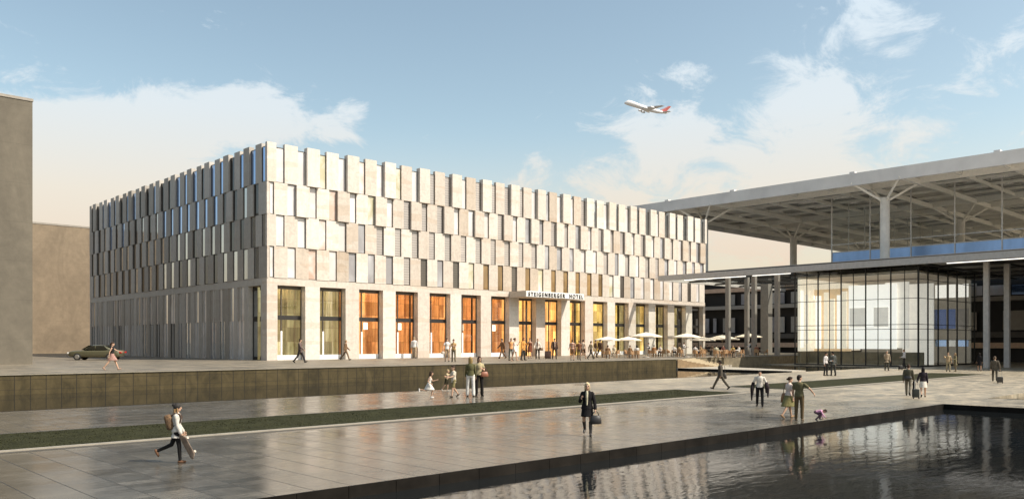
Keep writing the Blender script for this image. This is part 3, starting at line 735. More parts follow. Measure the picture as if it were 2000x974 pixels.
# ---- glass pavilion under the canopy
pav = empty('glass_pavilion', (92.5, 34.6, 0), label='glass box pavilion with black mullions and bright white interior under the low canopy', category='pavilion')
def pb(b, name, parent=pav):
    o = b.build(name, None); o.parent = parent; o.matrix_parent_inverse = Matrix.Translation(-V(pav.location)); return o
PX0, PX1, PY0, PY1, PZ = 92.5, 109.9, 34.6, 48.6, 10.1
b = MB(); b.box(PX0 - .1, PX1 + .1, PY0 - .1, PY1 + .1, -.02, .14, BLACK); b.box(PX0, PX1, PY0, PY1, .142, .16, mat('pavilion_floor', (.36, .32, .25), .4)); pb(b, 'base')
b = MB(); t = .02
b.box(PX0 + .05, PX0 + .05 + t, PY0 + .08, PY1 - .05, .16, 10.8, GLASS); b.box(PX0 + .08, PX1 - .05, PY0 + .05, PY0 + .05 + t, .16, 10.8, GLASS); pb(b, 'glazing')
b = MB(); bw = .06
for px in (1553, 1576, 1598, 1620, 1643, 1667, 1691, 1715, 1740, 1767):
    y = onX(px, PX0); w = bw if px in (1553, 1598, 1643, 1691, 1740) else .022
    b.box(PX0 - .08, PX0 + .04, y - w, y + w, .14, 10.9, BLACK)
b.box(PX0 - .1, PX0 + .04, PY0 - .1, PY0 + .06, .14, 10.9, BLACK)
for px in (1812, 1832, 1851, 1869, 1886, 1903):
    x = onY(px, PY0); b.box(x - .075, x + .075, PY0 - .08, PY0 + .04, .14, 10.9, BLACK)
for z in (2.9, 4.05, 4.55, 7.35, 9.4, 10.1):
    b.box(PX0 - .06, PX0 + .035, PY0 + .06, PY1, z, z + .06, BLACK); b.box(PX0 + .04, PX1, PY0 - .06, PY0 + .035, z + .002, z + .058, BLACK)
pb(b, 'mullion_grid')
LW = mat('white_glow_wall', (.85, .84, .81), .6, emit=(1, .97, .92), es=.48); LC = mat('warm_glow_wall', (.82, .74, .60), .6, emit=(1, .90, .74), es=.34)  # walls glow by themselves in place of interior lighting
GRYW = mat('pavilion_glow_stone', (.62, .58, .52), .7, 0, .12, 1.2, emit=(1, .95, .88), es=.28, obj=False); BRW = mat('pavilion_brown', (.22, .18, .12), .7, 0, .2, 1.5, obj=False)  # faint glow in the stone stands for light inside the pavilion
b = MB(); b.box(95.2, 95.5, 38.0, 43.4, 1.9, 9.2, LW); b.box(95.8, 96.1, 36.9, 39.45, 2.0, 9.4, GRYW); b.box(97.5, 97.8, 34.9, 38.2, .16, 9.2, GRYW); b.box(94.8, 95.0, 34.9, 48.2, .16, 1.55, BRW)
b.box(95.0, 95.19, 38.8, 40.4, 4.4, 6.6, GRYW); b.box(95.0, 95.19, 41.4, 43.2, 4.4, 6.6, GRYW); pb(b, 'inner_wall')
b = MB()
for i, y in enumerate((43.7, 44.4, 45.2, 46.0, 46.9, 47.6)):
    b.box(95.3 + .2 * (i % 2), 95.6 + .2 * (i % 2), y, y + .55, 1.9, 8.6 - .4 * (i % 3), (LC, LW, LC)[i % 3])
b.box(96.2, 96.4, 43.6, 48.3, 1.6, 9.0, mat('ochre_glow_wall', (.55, .43, .29), .7, emit=(1, .74, .46), es=.18)); pb(b, 'lit_screen')  # ochre wall also carries added glow as interior light
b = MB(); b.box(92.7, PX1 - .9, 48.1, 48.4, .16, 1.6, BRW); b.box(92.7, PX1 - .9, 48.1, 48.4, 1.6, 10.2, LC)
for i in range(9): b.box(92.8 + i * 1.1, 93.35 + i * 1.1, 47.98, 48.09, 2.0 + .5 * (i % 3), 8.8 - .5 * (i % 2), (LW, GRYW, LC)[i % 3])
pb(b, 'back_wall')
NAVY = mirror_glass('navy_glass', (.10, .14, .28), .1); STB = mat('pavilion_glow_taupe', (.34, .31, .26), .8, 0, .15, 1.0, emit=(1, .94, .84), es=.05, obj=False)  # taupe given a slight glow as interior light
sx_ = PX1 - .75; b = MB(); b.box(sx_, sx_ + .3, PY0 + .2, 48.0, .16, 10.2, STB); pb(b, 'side_wall')
b = MB(); y = PY0 + .4
for i in range(9):
    w = (1.15, .75, 1.3)[i % 3]
    b.box(sx_ - .04, sx_ - .002, y, y + w, 2.15, 2.95, (P_BLUE, P_SILV, P_BLUE)[i % 3]); b.box(sx_ - .05, sx_ - .002, y, y + w + .12, 4.3, 6.7, NAVY if i % 4 else P_GREY); b.box(sx_ - .04, sx_ - .002, y, y + w, 8.1, 9.7, LW)
    y += w + .3
pb(b, 'side_glazing')
b = MB(); b.box(PX0 + .3, PX1 - .2, PY0 + .3, PY1 - .2, 10.2, 10.35, mat('pavilion_ceiling', (.62, .55, .47), .7)); pb(b, 'ceiling')
hotel.location = (HX0, HY0, ZT)
for c_ in hotel.children: c_.matrix_parent_inverse = Matrix.Translation(-V(hotel.location))

# ================================================================ PEOPLE
PENDING = []                                       # (object, bmesh extras, eyes) finished in one pass by finish_figures
def tube(bm, p0, p1, r0, r1, n=10):
    p0, p1 = V(p0), V(p1); d = p1 - p0
    if d.length < 1e-5: d = V((0, 0, 1e-3)); p1 = p0 + d
    d.normalize(); up = V((0, 0, 1)) if abs(d.z) < .9 else V((0, 1, 0))
    a = d.cross(up).normalized(); b = a.cross(d)
    rings = [(p0 - d * r0 * .72, r0 * .68), (p0, r0), (p1, r1), (p1 + d * r1 * .72, r1 * .68)]
    vs = [[bm.verts.new(c + (a * math.cos(2 * math.pi * j / n) + b * math.sin(2 * math.pi * j / n)) * r) for j in range(n)] for c, r in rings]
    s = bm.verts.new(p0 - d * r0); e = bm.verts.new(p1 + d * r1)
    for j in range(n):
        k = (j + 1) % n
        bm.faces.new((s, vs[0][j], vs[0][k])); bm.faces.new((vs[3][j], e, vs[3][k]))
        for q in range(3): bm.faces.new((vs[q][j], vs[q + 1][j], vs[q + 1][k], vs[q][k]))
def ell(bm, c, r, ax=None, n=12, m=7):
    c = V(c); X, Y, Z = ax or (V((1, 0, 0)), V((0, 1, 0)), V((0, 0, 1)))
    rows = []
    for i in range(1, m):
        t = math.pi * i / m
        rows.append([bm.verts.new(c + X * (r[0] * math.sin(t) * math.cos(2 * math.pi * j / n)) + Y * (r[1] * math.sin(t) * math.sin(2 * math.pi * j / n)) + Z * (r[2] * math.cos(t))) for j in range(n)])
    T, B = bm.verts.new(c + Z * r[2]), bm.verts.new(c - Z * r[2])
    for j in range(n):
        k = (j + 1) % n
        bm.faces.new((T, rows[0][j], rows[0][k])); bm.faces.new((B, rows[-1][k], rows[-1][j]))
        for i in range(m - 2): bm.faces.new((rows[i][j], rows[i + 1][j], rows[i + 1][k], rows[i][k]))
def loft(bm, secs, n=16):                          # secs: (centre, X axis, Y axis, rx, ry)
    rows = [[bm.verts.new(c + X * (rx * math.cos(2 * math.pi * j / n)) + Y * (ry * math.sin(2 * math.pi * j / n))) for j in range(n)] for c, X, Y, rx, ry in secs]
    for a, b in zip(rows, rows[1:]):
        for j in range(n):
            k = (j + 1) % n; bm.faces.new((a[j], a[k], b[k], b[j]))
    bm.faces.new(list(reversed(rows[0]))); bm.faces.new(rows[-1])

SKIN = {}
def skinmat(c):
    if c not in SKIN: SKIN[c] = mat('skin', c, .55, 0, .05, 20)
    return SKIN[c]
def cloth(c):
    m = mat('cloth', c, .9, 0, .22, 14, bump=.3, bscale=26); m.node_tree.nodes['Principled BSDF'].inputs['Specular IOR Level'].default_value = .15; return m
EYEM = mat('eye_dark', (.03, .025, .02), .3); LIPM = mat('lip', (.34, .14, .11), .5); LEATHER = mat('leather', (.03, .025, .022), .45)
PALE, MID, BROWN = (.50, .31, .21), (.42, .25, .165), (.20, .11, .07)

def person(label, px, py, hpx, face, pose=None, top=None, bottom=None, dress=None, jacket=None, hair=('short', (.03, .022, .016)), shoes=(.02, .018, .016),
           z=0.0, fem=False, skin=PALE, group=None, child=False, seat=None, loc=None, H=None, near=False, glasses=False, boots=None):
    p = dict(lean=0, hl=3, hr=-3, kl=4, kr=4, al=6, ar=-4, bl=9, br=9, el=14, er=14, il=0, ir=0, hy=0, hp=0, spread=3, fl=0, fr=0)
    p.update(pose or {})
    P0 = loc or G(px, py, z); P0 = V((P0[0], P0[1], z))
    H = H or hpx * dep(P0) / F
    s = H / 1.76
    toC = V((-P0.x, -P0.y, 0)).normalized(); toR = V((-toC.y, toC.x, 0))     # towards camera; picture right
    a = rad(face); D = toC * math.cos(a) + toR * math.sin(a)
    rz = math.atan2(-D.x, D.y)
    hs = 1.22 if child else 1.0                    # bigger head on a child
    L = rad(p['lean']); U = V((0, math.sin(L), math.cos(L))); Y = V((0, math.cos(L), -math.sin(L))); X = V((1, 0, 0))
    T = lambda x, y, zz: X * x + Y * y + U * zz
    hw, sw = (.092, .158) if fem else (.09, .185)
    if child: hw, sw = .085, .145
    ty = lambda f: V((0, math.sin(rad(f)), -math.cos(rad(f))))
    J = {}
    for sd_, h, k, fo in ((-1, p['hl'], p['kl'], p['fl']), (1, p['hr'], p['kr'], p['fr'])):
        hip = V((sd_ * hw, 0, 0)); sp = V((sd_ * math.sin(rad(p['spread'])), 0, 0))
        knee = hip + (ty(h) + sp).normalized() * .44; ank = knee + (ty(h - k) + sp * .3).normalized() * .415
        pitch = fo if fo else (h - k if h - k < -18 else max(0, min(18, h - k)))
        q = rad(pitch); fd = V((sd_ * .12, math.cos(q), math.sin(q))).normalized(); fu = V((0, -math.sin(q), math.cos(q)))
        J[sd_] = (hip, knee, ank, fd, fu)
    low = min(min((j[2] + j[3] * t_ - j[4] * .075).z for t_ in (-.055, .15)) for j in J.values())
    off_ = V((0, 0, -low))
    if seat: off_ = V((0, 0, seat / s + .09))
    A = {}
    for sd_, f, b_, e_, i_ in ((-1, p['al'], p['bl'], p['el'], p['il']), (1, p['ar'], p['br'], p['er'], p['ir'])):
        sh = T(sd_ * sw, -.005, .448); f0 = f - p['lean'] * 0; b0 = rad(b_)
        ud = V((sd_ * math.sin(b0), math.cos(b0) * math.sin(rad(f0)), -math.cos(b0) * math.cos(rad(f0))))
        elb = sh + ud * .285
        g_ = rad(f0 + e_); ii = rad(i_)
        fd = V((sd_ * (math.sin(b0) * .5 - math.sin(ii)), math.sin(g_) * math.cos(ii), -math.cos(g_) * math.cos(ii))).normalized()
        wr = elb + fd * .25
        A[sd_] = (sh, elb, wr, fd)
    mtx = lambda v: (v + off_) * s
    name_objs = []
    vox = (.013 if near else .020) * max(.75, s)
    def make(name, prims, mt, parent, extras=None, smooth=2, voxel=None):
        bm = bmesh.new()
        for pr in prims: pr(bm)
        for v in bm.verts: v.co = (v.co + off_) * s
        bmesh.ops.recalc_face_normals(bm, faces=bm.faces)
        me = bpy.data.meshes.new(name); bm.to_mesh(me); bm.free(); me.materials.append(mt)
        o = bpy.data.objects.new(name, me); COL.objects.link(o)
        if parent: o.parent = parent
        r = o.modifiers.new('r', 'REMESH'); r.mode = 'VOXEL'; r.voxel_size = voxel or vox
        if smooth:
            q = o.modifiers.new('s', 'SMOOTH'); q.factor = .5; q.iterations = smooth
        PENDING.append((o, extras, off_, s)); return o
    tm = [(-.07, .12, .085), (.0, .160, .112), (.10, .150, .102), (.20, .130, .092), (.32, .150, .108), (.42, .165, .110), (.475, .158, .090), (.508, .105, .074), (.535, .066, .060)]
    tf = [(-.07, .12, .09), (.0, .165, .118), (.10, .138, .10), (.20, .112, .085), (.31, .134, .112), (.40, .138, .106), (.468, .132, .080), (.505, .088, .066), (.53, .056, .052)]
    td = tf if fem else tm
    if child: td = [(a_, b_ * .86, c_ * .95) for a_, b_, c_ in td]
    def torso(infl=0.0, lo=-.2, hi=9):
        return [(T(0, .0, q[0]), X, Y, q[1] + infl, q[2] + infl) for q in td if lo <= q[0] <= hi]
    hc = T(0, .028, .535 + .138 * hs)
    hy, hp_ = rad(p['hy']), rad(p['hp'])
    R3 = Matrix.Rotation(hy, 3, 'Z') @ Matrix.Rotation(-hp_ - L * .5, 3, 'X')
    hX, hY, hZ = (R3 @ V((1, 0, 0)), R3 @ V((0, 1, 0)), R3 @ V((0, 0, 1)))
    Hd = lambda x, y, zz: hc + (hX * x + hY * y + hZ * zz) * hs
    ax = (hX, hY, hZ); E = lambda *r_: tuple(q * hs for q in r_)
    prims = [lambda bm: loft(bm, torso())]
    prims.append(lambda bm: tube(bm, T(0, -.005, .49), hc - hZ * .05, .056, .050))
    prims.append(lambda bm: ell(bm, hc + hZ * .015, E(.073, .092, .108), ax, 16, 10))
    prims.append(lambda bm: ell(bm, Hd(0, .022, -.055), E(.054, .066, .062), ax))
    prims.append(lambda bm: tube(bm, Hd(0, .092, .012), Hd(0, .108, -.022), .011 * hs, .015 * hs, 8))
    for q in (-1, 1): prims.append(lambda bm, q=q: ell(bm, Hd(q * .075, -.005, -.005), E(.012, .024, .032), ax, 8, 5))
    ext = []
    for q in (-1, 1):
        hip, kn, an, fd, fu = J[q]
        prims.append(lambda bm, a_=hip, b_=kn: tube(bm, a_, b_, .082, .054, 12))
        prims.append(lambda bm, a_=kn, b_=an: tube(bm, a_ + (b_ - a_) * .0, a_ + (b_ - a_) * .35, .053, .052, 12))
        prims.append(lambda bm, a_=kn, b_=an: tube(bm, a_ + (b_ - a_) * .35, b_, .052, .036, 12))
        prims.append(lambda bm, a_=an, f_=fd, u_=fu: tube(bm, a_ - f_ * .03 - u_ * .035, a_ + f_ * .12 - u_ * .05, .036, .028, 8))
        sh, el, wr, ad = A[q]
        prims.append(lambda bm, a_=sh, b_=el: tube(bm, a_, b_, .050 if not fem else .042, .038 if not fem else .033))
        prims.append(lambda bm, a_=el, b_=wr: tube(bm, a_, b_, .038 if not fem else .033, .026))
        inn = V((-q, 0, 0)); inn = (inn - ad * inn.dot(ad)).normalized(); sid = ad.cross(inn).normalized()
        prims.append(lambda bm, w=wr, d_=ad, i_=inn, s_=sid: ell(bm, w + d_ * .055, (.042, .018, .055), (s_, i_, d_), 10, 6))
        def fingers(bm, w=wr, d_=ad, i_=inn, s_=sid):
            for k, (o_, l_) in enumerate(((-.030, .060), (-.010, .072), (.010, .068), (.029, .052))):
                b0 = w + d_ * .085 + s_ * o_; b1 = b0 + (d_ * .9 + i_ * .35).normalized() * l_ * .55; b2 = b1 + (d_ * .55 + i_ * .8).normalized() * l_ * .5
                tube(bm, b0, b1, .0095, .0085, 6); tube(bm, b1, b2, .0085, .0070, 6)
            f_ = 1 if s_.y > 0 else -1
            b0 = w + d_ * .03 + s_ * (.034 * f_); b1 = b0 + (d_ * .6 + s_ * (.6 * f_) + i_ * .3).normalized() * .035; b2 = b1 + (d_ * .9 + i_ * .4).normalized() * .03
            tube(bm, b0, b1, .0115, .010, 6); tube(bm, b1, b2, .010, .008, 6)
        ext.append((0, fingers))
    if not child and hpx and hpx > 30 or near:
        for q in (-1, 1): ext.append((1, lambda bm, q=q: ell(bm, Hd(q * .030, .081, .012), E(.014, .012, .008), ax, 8, 5)))
        ext.append((2, lambda bm: ell(bm, Hd(0, .084, -.055), E(.022, .010, .007), ax, 8, 5)))
    body = make('person', prims, skinmat(skin), None, ext)
    body['label'] = label; body['category'] = 'person'
    if group: body['group'] = group
    body.location = P0; body.rotation_euler.z = rz
    # ---- clothes, each a child of the body
    def sleeves(n, infl):
        r_ = []
        for q in (-1, 1):
            sh, el, wr, ad = A[q]; a1, a2 = ((.057, .050) if not fem else (.047, .042))
            a1 += infl; a2 += infl
            if n >= 2:
                r_.append(lambda bm, a_=sh, b_=el: tube(bm, a_, b_, a1, a2)); r_.append(lambda bm, a_=el, b_=wr: tube(bm, a_, a_ + (b_ - a_) * .92, a2, .040 + infl))
            elif n == 1: r_.append(lambda bm, a_=sh, b_=el: tube(bm, a_, a_ + (b_ - a_) * .55, a1, a2 + .010))
        return r_
    def topgar(name, col, sl, hem=-.02, infl=.016):
        secs = [x_ for x_ in torso(infl, max(hem, -.08), .51)]
        secs = [(T(0, 0, hem), X, Y, .166 + infl + (.02 if hem < -.05 else 0), .118 + infl + (.012 if hem < -.05 else 0))] + secs if hem < 0 else secs
        secs.append((T(0, 0, .538), X, Y, .062 + infl * .5, .056 + infl * .5))
        return make(name, [lambda bm: loft(bm, secs)] + sleeves(sl, infl - .012), cloth(col), body)
    if top: topgar('shirt', *top)
    if jacket:
        jb = topgar('jacket', jacket[0], 2, jacket[1] if len(jacket) > 1 else -.12, .028)
        if len(jacket) > 2:                        # shirt front showing between the lapels
            make('shirt_front', [lambda bm: loft(bm, [(T(0, (.088, .086, .106 if fem else .094, .088, .045)[k], z_), X, Y, w_, .064) for k, (z_, w_) in enumerate(((.06, .030), (.2, .040), (.34, .048), (.45, .050), (.53, .040)))], 10)], cloth(jacket[2]), body, voxel=vox * .8)
    if bottom:
        kind, col = bottom[0], bottom[1]; pr = []
        if kind in ('trousers', 'shorts', 'capri', 'flares'):
            pr.append(lambda bm: loft(bm, [(V((0, 0, -.09)), X, Y, .14, .105), (V((0, 0, .0)), X, Y, .174, .126), (T(0, 0, .10), X, Y, .160 if not fem else .148, .114)]))
            for q in (-1, 1):
                hip, kn, an, fd, fu = J[q]
                if kind == 'shorts': pr.append(lambda bm, a_=hip, b_=kn: tube(bm, a_, a_ + (b_ - a_) * .78, .100, .082, 12))
                else:
                    pr.append(lambda bm, a_=hip, b_=kn: tube(bm, a_, b_, .097, .072, 12))
                    fr_ = .97 if kind != 'capri' else .45
                    pr.append(lambda bm, a_=kn, b_=an, f_=fr_: tube(bm, a_, a_ + (b_ - a_) * f_, .072, .078 if kind == 'flares' else .060, 12))
            make('trousers' if kind != 'shorts' else 'shorts', pr, cloth(col), body)
        if kind == 'leggings':
            pr = [lambda bm: loft(bm, [(V((0, 0, -.09)), X, Y, .13, .10), (V((0, 0, .0)), X, Y, .172, .124), (T(0, 0, .08), X, Y, .15, .11)])]
            for q in (-1, 1):
                hip, kn, an, fd, fu = J[q]
                pr.append(lambda bm, a_=hip, b_=kn: tube(bm, a_, b_, .090, .062, 12)); pr.append(lambda bm, a_=kn, b_=an: tube(bm, a_, b_, .062, .046, 12))
            make('leggings', pr, cloth(col), body)
        if kind == 'skirt': skirt('skirt', col, bottom[2]) if False else None
    def skirtsecs(length):
        ky = [J[q][1] for q in (-1, 1)]; fr = length / .44
        cy = sum(k_.y for k_ in ky) / 2 * fr; spn = abs(ky[0].y - ky[1].y) / 2 * fr
        return [(V((0, cy, -length)), X, V((0, 1, 0)), .185 + .04 * fr, .150 + spn * 1.15 + .03), (V((0, cy * .5, -length * .5)), X, V((0, 1, 0)), .190, .142 + spn * .75), (V((0, 0, 0)), X, Y, .182, .134), (T(0, 0, .12), X, Y, .145, .112)]
    if bottom and bottom[0] == 'skirt': make('skirt', [lambda bm: loft(bm, skirtsecs(bottom[2]))], cloth(bottom[1]), body)
    if dress:
        secs = skirtsecs(dress[1])[:-1] + torso(.017, .09, .44)
        make('dress', [lambda bm: loft(bm, secs)] + (sleeves(dress[2], .004) if len(dress) > 2 else []) + [lambda bm, q=q: tube(bm, T(q * .09, .06, .40), T(q * .085, -.01, .50), .028, .024) for q in (-1, 1)], cloth(dress[0]), body)
    for q in (-1, 1):
        hip, kn, an, fd, fu = J[q]
        if shoes or boots:
            pr = [lambda bm: tube(bm, an - fd * .028 - fu * .040, an + fd * .135 - fu * .052, .047, .036, 10), lambda bm: ell(bm, an + fd * .05 - fu * .055, (.047, .135, .034), (fd.cross(fu), fd, fu))]
            if boots: pr.append(lambda bm: tube(bm, an + (kn - an) * .88, an, .064, .046, 12))
            make('boot' if boots else 'shoe', pr, cloth(boots or shoes) if not boots else LEATHER, body, voxel=vox * .9, smooth=1)
    st, hcol = hair; hm = mat('hair', hcol, .7, 0, .25, 40, .3, 60, stretch=(1, 1, .3)); hm.node_tree.nodes['Principled BSDF'].inputs['Specular IOR Level'].default_value = .2
    cap = [lambda bm: ell(bm, Hd(0, -.012, .040), E(.083, .098, .096), ax, 14, 9), lambda bm: ell(bm, Hd(0, .035, .082), E(.062, .058, .045), ax, 12, 7)]
    if st == 'bald': cap = None
    if st == 'short': cap.append(lambda bm: ell(bm, Hd(0, -.05, -.02), E(.072, .055, .07), ax))
    if st in ('long', 'bob'):
        ln = .24 if st == 'long' else .12
        cap.append(lambda bm: loft(bm, [(Hd(0, -.055, .06), hX, hY, .082 * hs, .055 * hs), (Hd(0, -.06, -.04), hX, hY, .090 * hs, .052 * hs), (Hd(0, -.068, -.04 - ln), hX, hY, .082 * hs, .036 * hs)]))
        for q in (-1, 1): cap.append(lambda bm, q=q: tube(bm, Hd(q * .066, .01, .05), Hd(q * .074, -.005, -.03 - ln * .7), .027 * hs, .022 * hs))
    if st in ('bun', 'tail'):
        cap.append(lambda bm: ell(bm, Hd(0, -.115, .02), E(.045, .045, .045), ax))
        if st == 'tail': cap.append(lambda bm: tube(bm, Hd(0, -.12, .0), Hd(0, -.13, -.16), .030, .014))
    if st == 'beanie':
        cap = [lambda bm: ell(bm, Hd(0, -.016, .040), E(.096, .110, .108), ax, 14, 9), lambda bm: ell(bm, Hd(0, -.095, .085), E(.065, .065, .055), ax)]
        make('hair', [lambda bm: loft(bm, [(Hd(0, -.07, -.02), hX, hY, .075, .045), (Hd(0, -.08, -.13), hX, hY, .085, .04), (Hd(0, -.085, -.22), hX, hY, .06, .03)])] + [lambda bm, q=q: tube(bm, Hd(q * .07, -.01, -.02), Hd(q * .07, .0, -.18), .024, .018) for q in (-1, 1)], mat('hair_blond', (.24, .14, .055), .7), body, voxel=vox * .8)
    if cap: make('beanie' if st == 'beanie' else 'hair', cap, hm, body, voxel=vox * .8)
    if glasses:
        make('sunglasses', [lambda bm, q=q: ell(bm, Hd(q * .032, .088, .012), E(.028, .012, .020), ax, 10, 6) for q in (-1, 1)] + [lambda bm: tube(bm, Hd(-.03, .09, .016), Hd(.03, .09, .016), .007, .007)], LEATHER, body, voxel=.008 if near else .012, smooth=0)
    M_ = Matrix.Translation(P0) @ Matrix.Rotation(rz, 4, 'Z')
    W_ = lambda v: M_ @ mtx(v)
    return dict(o=body, s=s, rz=rz, hand={q: W_(A[q][2] + A[q][3] * .09) for q in (-1, 1)}, elbow={q: W_(A[q][1]) for q in (-1, 1)}, sh={q: W_(A[q][0]) for q in (-1, 1)},
                W=lambda x, y, zz: W_(T(x, y, zz)), P=P0, M=M_, D=D)

def finish_figures():
    dg = bpy.context.evaluated_depsgraph_get(); dg.update()
    done = []
    for o, ext, off_, s in PENDING: done.append(bpy.data.meshes.new_from_object(o.evaluated_get(dg)))
    for (o, ext, off_, s), me in zip(PENDING, done):
        old = o.data; mts = list(old.materials); o.modifiers.clear()
        if ext:
            bm = bmesh.new(); bm.from_mesh(me)
            for k, fn in ext:
                n0 = len(bm.faces); n1 = len(bm.verts); fn(bm); bm.verts.ensure_lookup_table(); bm.faces.ensure_lookup_table()
                for v in bm.verts[n1:]: v.co = (v.co + off_) * s
                for f in bm.faces[n0:]: f.material_index = k
            bmesh.ops.recalc_face_normals(bm, faces=bm.faces); bm.to_mesh(me); bm.free()
        me.materials.clear()
        for m_ in mts: me.materials.append(m_)
        if ext: me.materials.append(EYEM); me.materials.append(LIPM)
        me.polygons.foreach_set('use_smooth', [True] * len(me.polygons)); nm = old.name
        o.data = me; bpy.data.meshes.remove(old)

WALK = dict(hl=26, kl=8, hr=-18, kr=22, al=-20, ar=22, el=18, er=28)
WALK2 = dict(hr=24, kr=6, hl=-20, kl=26, ar=-18, al=20, el=26, er=18)
STEP = dict(hl=14, kl=4, hr=-10, kr=14, al=-10, ar=12, el=16, er=20)
TALK = dict(al=20, el=70, il=30, hy=12)
# ---- the plaza, near to far
SK = person('person in a dark beanie, pale loose shirt and black leggings walking with a skateboard', 345, 902, 117, 84, dict(hl=-20, kl=46, hr=11, kr=8, ar=10, er=12, al=8, el=22, br=7, fl=-64),
            top=((.52, .49, .44), 2, -.20, .03), bottom=('leggings', (.014, .013, .013)), hair=('beanie', (.035, .032, .030)), shoes=(.16, .085, .05), fem=True, near=True)
BL = person('blond woman in black jacket, black skirt and boots striding with a handbag', 1147, 850, 106, -6, dict(hl=10, kl=2, hr=-8, kr=38, ar=15, er=105, ir=20, al=4, el=14, bl=16, br=14, hy=8, fr=-45),
            jacket=((.014, .013, .014), -.06, (.46, .42, .30)), bottom=('skirt', (.012, .011, .012), .30), hair=('bob', (.58, .46, .28)), boots=(.014, .012, .012), fem=True, near=True, glasses=True)
GS = person('woman with blond bob, olive top and white trousers standing with her back turned', 919, 774, 79, 178, dict(spread=4, al=8, ar=6), top=((.10, .095, .045), 2, -.02), bottom=('flares', (.62, .60, .56)), hair=('bob', (.26, .18, .07)), fem=True, near=True)
LB = person('woman in sunglasses, patterned top and long black trousers beside the white-trousered woman', 936, 772, 78, 15, dict(spread=3, al=20, el=95, il=40), top=((.40, .34, .20), 1, -.02), bottom=('flares', (.018, .016, .015)), hair=('long', (.07, .035, .02)), fem=True, near=True, glasses=True)
person('running girl in a white dress, left of the children', 838, 776, 53, 80, dict(lean=10, hl=28, kl=38, hr=-22, kr=78, al=30, el=75, ar=-25, er=80, fr=-80), dress=((.66, .63, .58), .36), hair=('bob', (.05, .03, .02)), shoes=(.70, .68, .64), fem=True, child=True, near=True)
person('child in dark shorts and straw hat reaching towards the boy', 872, 763, 42, 70, dict(lean=8, hl=10, kl=14, hr=-12, kr=24, al=70, el=10, ar=50, er=40), top=((.46, .36, .22), 1, .0), bottom=('shorts', (.04, .035, .02)), hair=('short', (.40, .30, .16)), shoes=(.5, .47, .42), child=True)
person('boy in pale vest and baggy khaki shorts carrying a jacket, seen sideways', 886, 775, 62, -60, dict(hl=16, kl=8, hr=-12, kr=26, al=40, el=40, ar=20, er=80), top=((.56, .50, .40), 1, -.10, .03), bottom=('shorts', (.20, .17, .08)), hair=('short', (.04, .026, .016)), shoes=(.03, .025, .02), child=True, near=True)
MB_ = person('man in a dark suit striding left with a shoulder bag past the lawn', 1407, 760, 60, -96, dict(hl=28, kl=2, hr=-26, kr=12, al=-8, ar=6, el=12, er=12), jacket=((.075, .065, .052), -.14), bottom=('trousers', (.085, .075, .058)), hair=('short', (.02, .016, .012)), skin=BROWN, near=True)
WB = person('man in white shirt and black trousers walking towards us, jackets over both arms', 1484, 794, 72, 0, dict(hl=9, kl=2, hr=-7, kr=20, al=4, ar=-6, el=55, er=40, bl=24, br=24), top=((.62, .57, .50), 2, -.01), bottom=('trousers', (.012, .012, .013)), hair=('short', (.02, .015, .011)), skin=MID, near=True)
CW = person('woman in white top and khaki skirt leaning on a man, brown bag on her shoulder', 1540, 816, 84, 130, dict(lean=5, hl=20, kl=6, hr=-22, kr=14, al=8, el=12, hy=-20), top=((.60, .50, .44), 1, .0), bottom=('skirt', (.19, .17, .075), .42), hair=('bun', (.035, .02, .013)), shoes=(.26, .17, .10), fem=True, near=True)
person('man in khaki t-shirt and brown trousers seen from behind with one arm out', 1561, 820, 90, 166, dict(hl=2, hr=-2, ar=14, er=30, br=48, al=4, el=8, hy=-45), top=((.125, .112, .060), 1, -.07, .02), bottom=('trousers', (.115, .080, .042)), hair=('short', (.024, .017, .012)), shoes=(.16, .12, .08), near=True)
person('toddler in a pink top crawling at the pool edge', 1592, 821, 46, 82, dict(lean=80, hl=82, kl=98, hr=60, kr=104, al=4, ar=30, el=6, er=10, hp=20, fl=-20, fr=-30), top=((.58, .30, .44), 2, -.02), bottom=('trousers', (.10, .06, .08)), hair=('short', (.07, .05, .035)), child=True, near=True)
person('man in white shirt and dark trousers talking in front of the pavilion', 1613, 733, 46, 60, dict(al=25, el=60, il=10), top=((.62, .58, .56), 2, -.01), bottom=('trousers', (.035, .034, .032)), hair=('short', (.02, .016, .012)))
person('man in a grey suit with his back turned, talking before the pavilion', 1627, 733, 48, -140, dict(hl=4, hr=-6, al=15, el=40), jacket=((.075, .08, .075), -.15), bottom=('trousers', (.045, .045, .042)), hair=('short', (.02, .016, .012)))
person('person in a beige coat with a hand at the face beside the pavilion glass', 1732, 723, 40, 20, dict(ar=30, er=120, ir=20), jacket=((.30, .24, .17), -.24), bottom=('trousers', (.075, .07, .055)), hair=('short', (.40, .36, .30)))
person('man in a white shirt standing sideways by the pavilion corner, case in hand', 1766, 719, 38, -80, dict(hl=10, hr=-6, al=18, el=50), top=((.60, .58, .56), 2, -.01), bottom=('trousers', (.04, .038, .035)), hair=('short', (.15, .10, .06)))
PK = person('man in olive jacket walking away with a waist pack across his back', 1774, 772, 63, 172, dict(hl=18, kl=6, hr=-16, kr=24, al=-8, ar=8, lean=4), jacket=((.085, .080, .055), -.10), bottom=('trousers', (.15, .135, .105)), hair=('short', (.05, .028, .017)), near=True)
LG = person('long-haired woman in a dark jacket walking away with a trolley case', 1803, 775, 60, 186, dict(hl=-14, kl=20, hr=14, kr=4, bl=20, el=5), jacket=((.030, .024, .030), -.22), bottom=('skirt', (.60, .55, .48), .36), hair=('long', (.012, .010, .010)), shoes=(.02, .018, .018), fem=True, near=True)
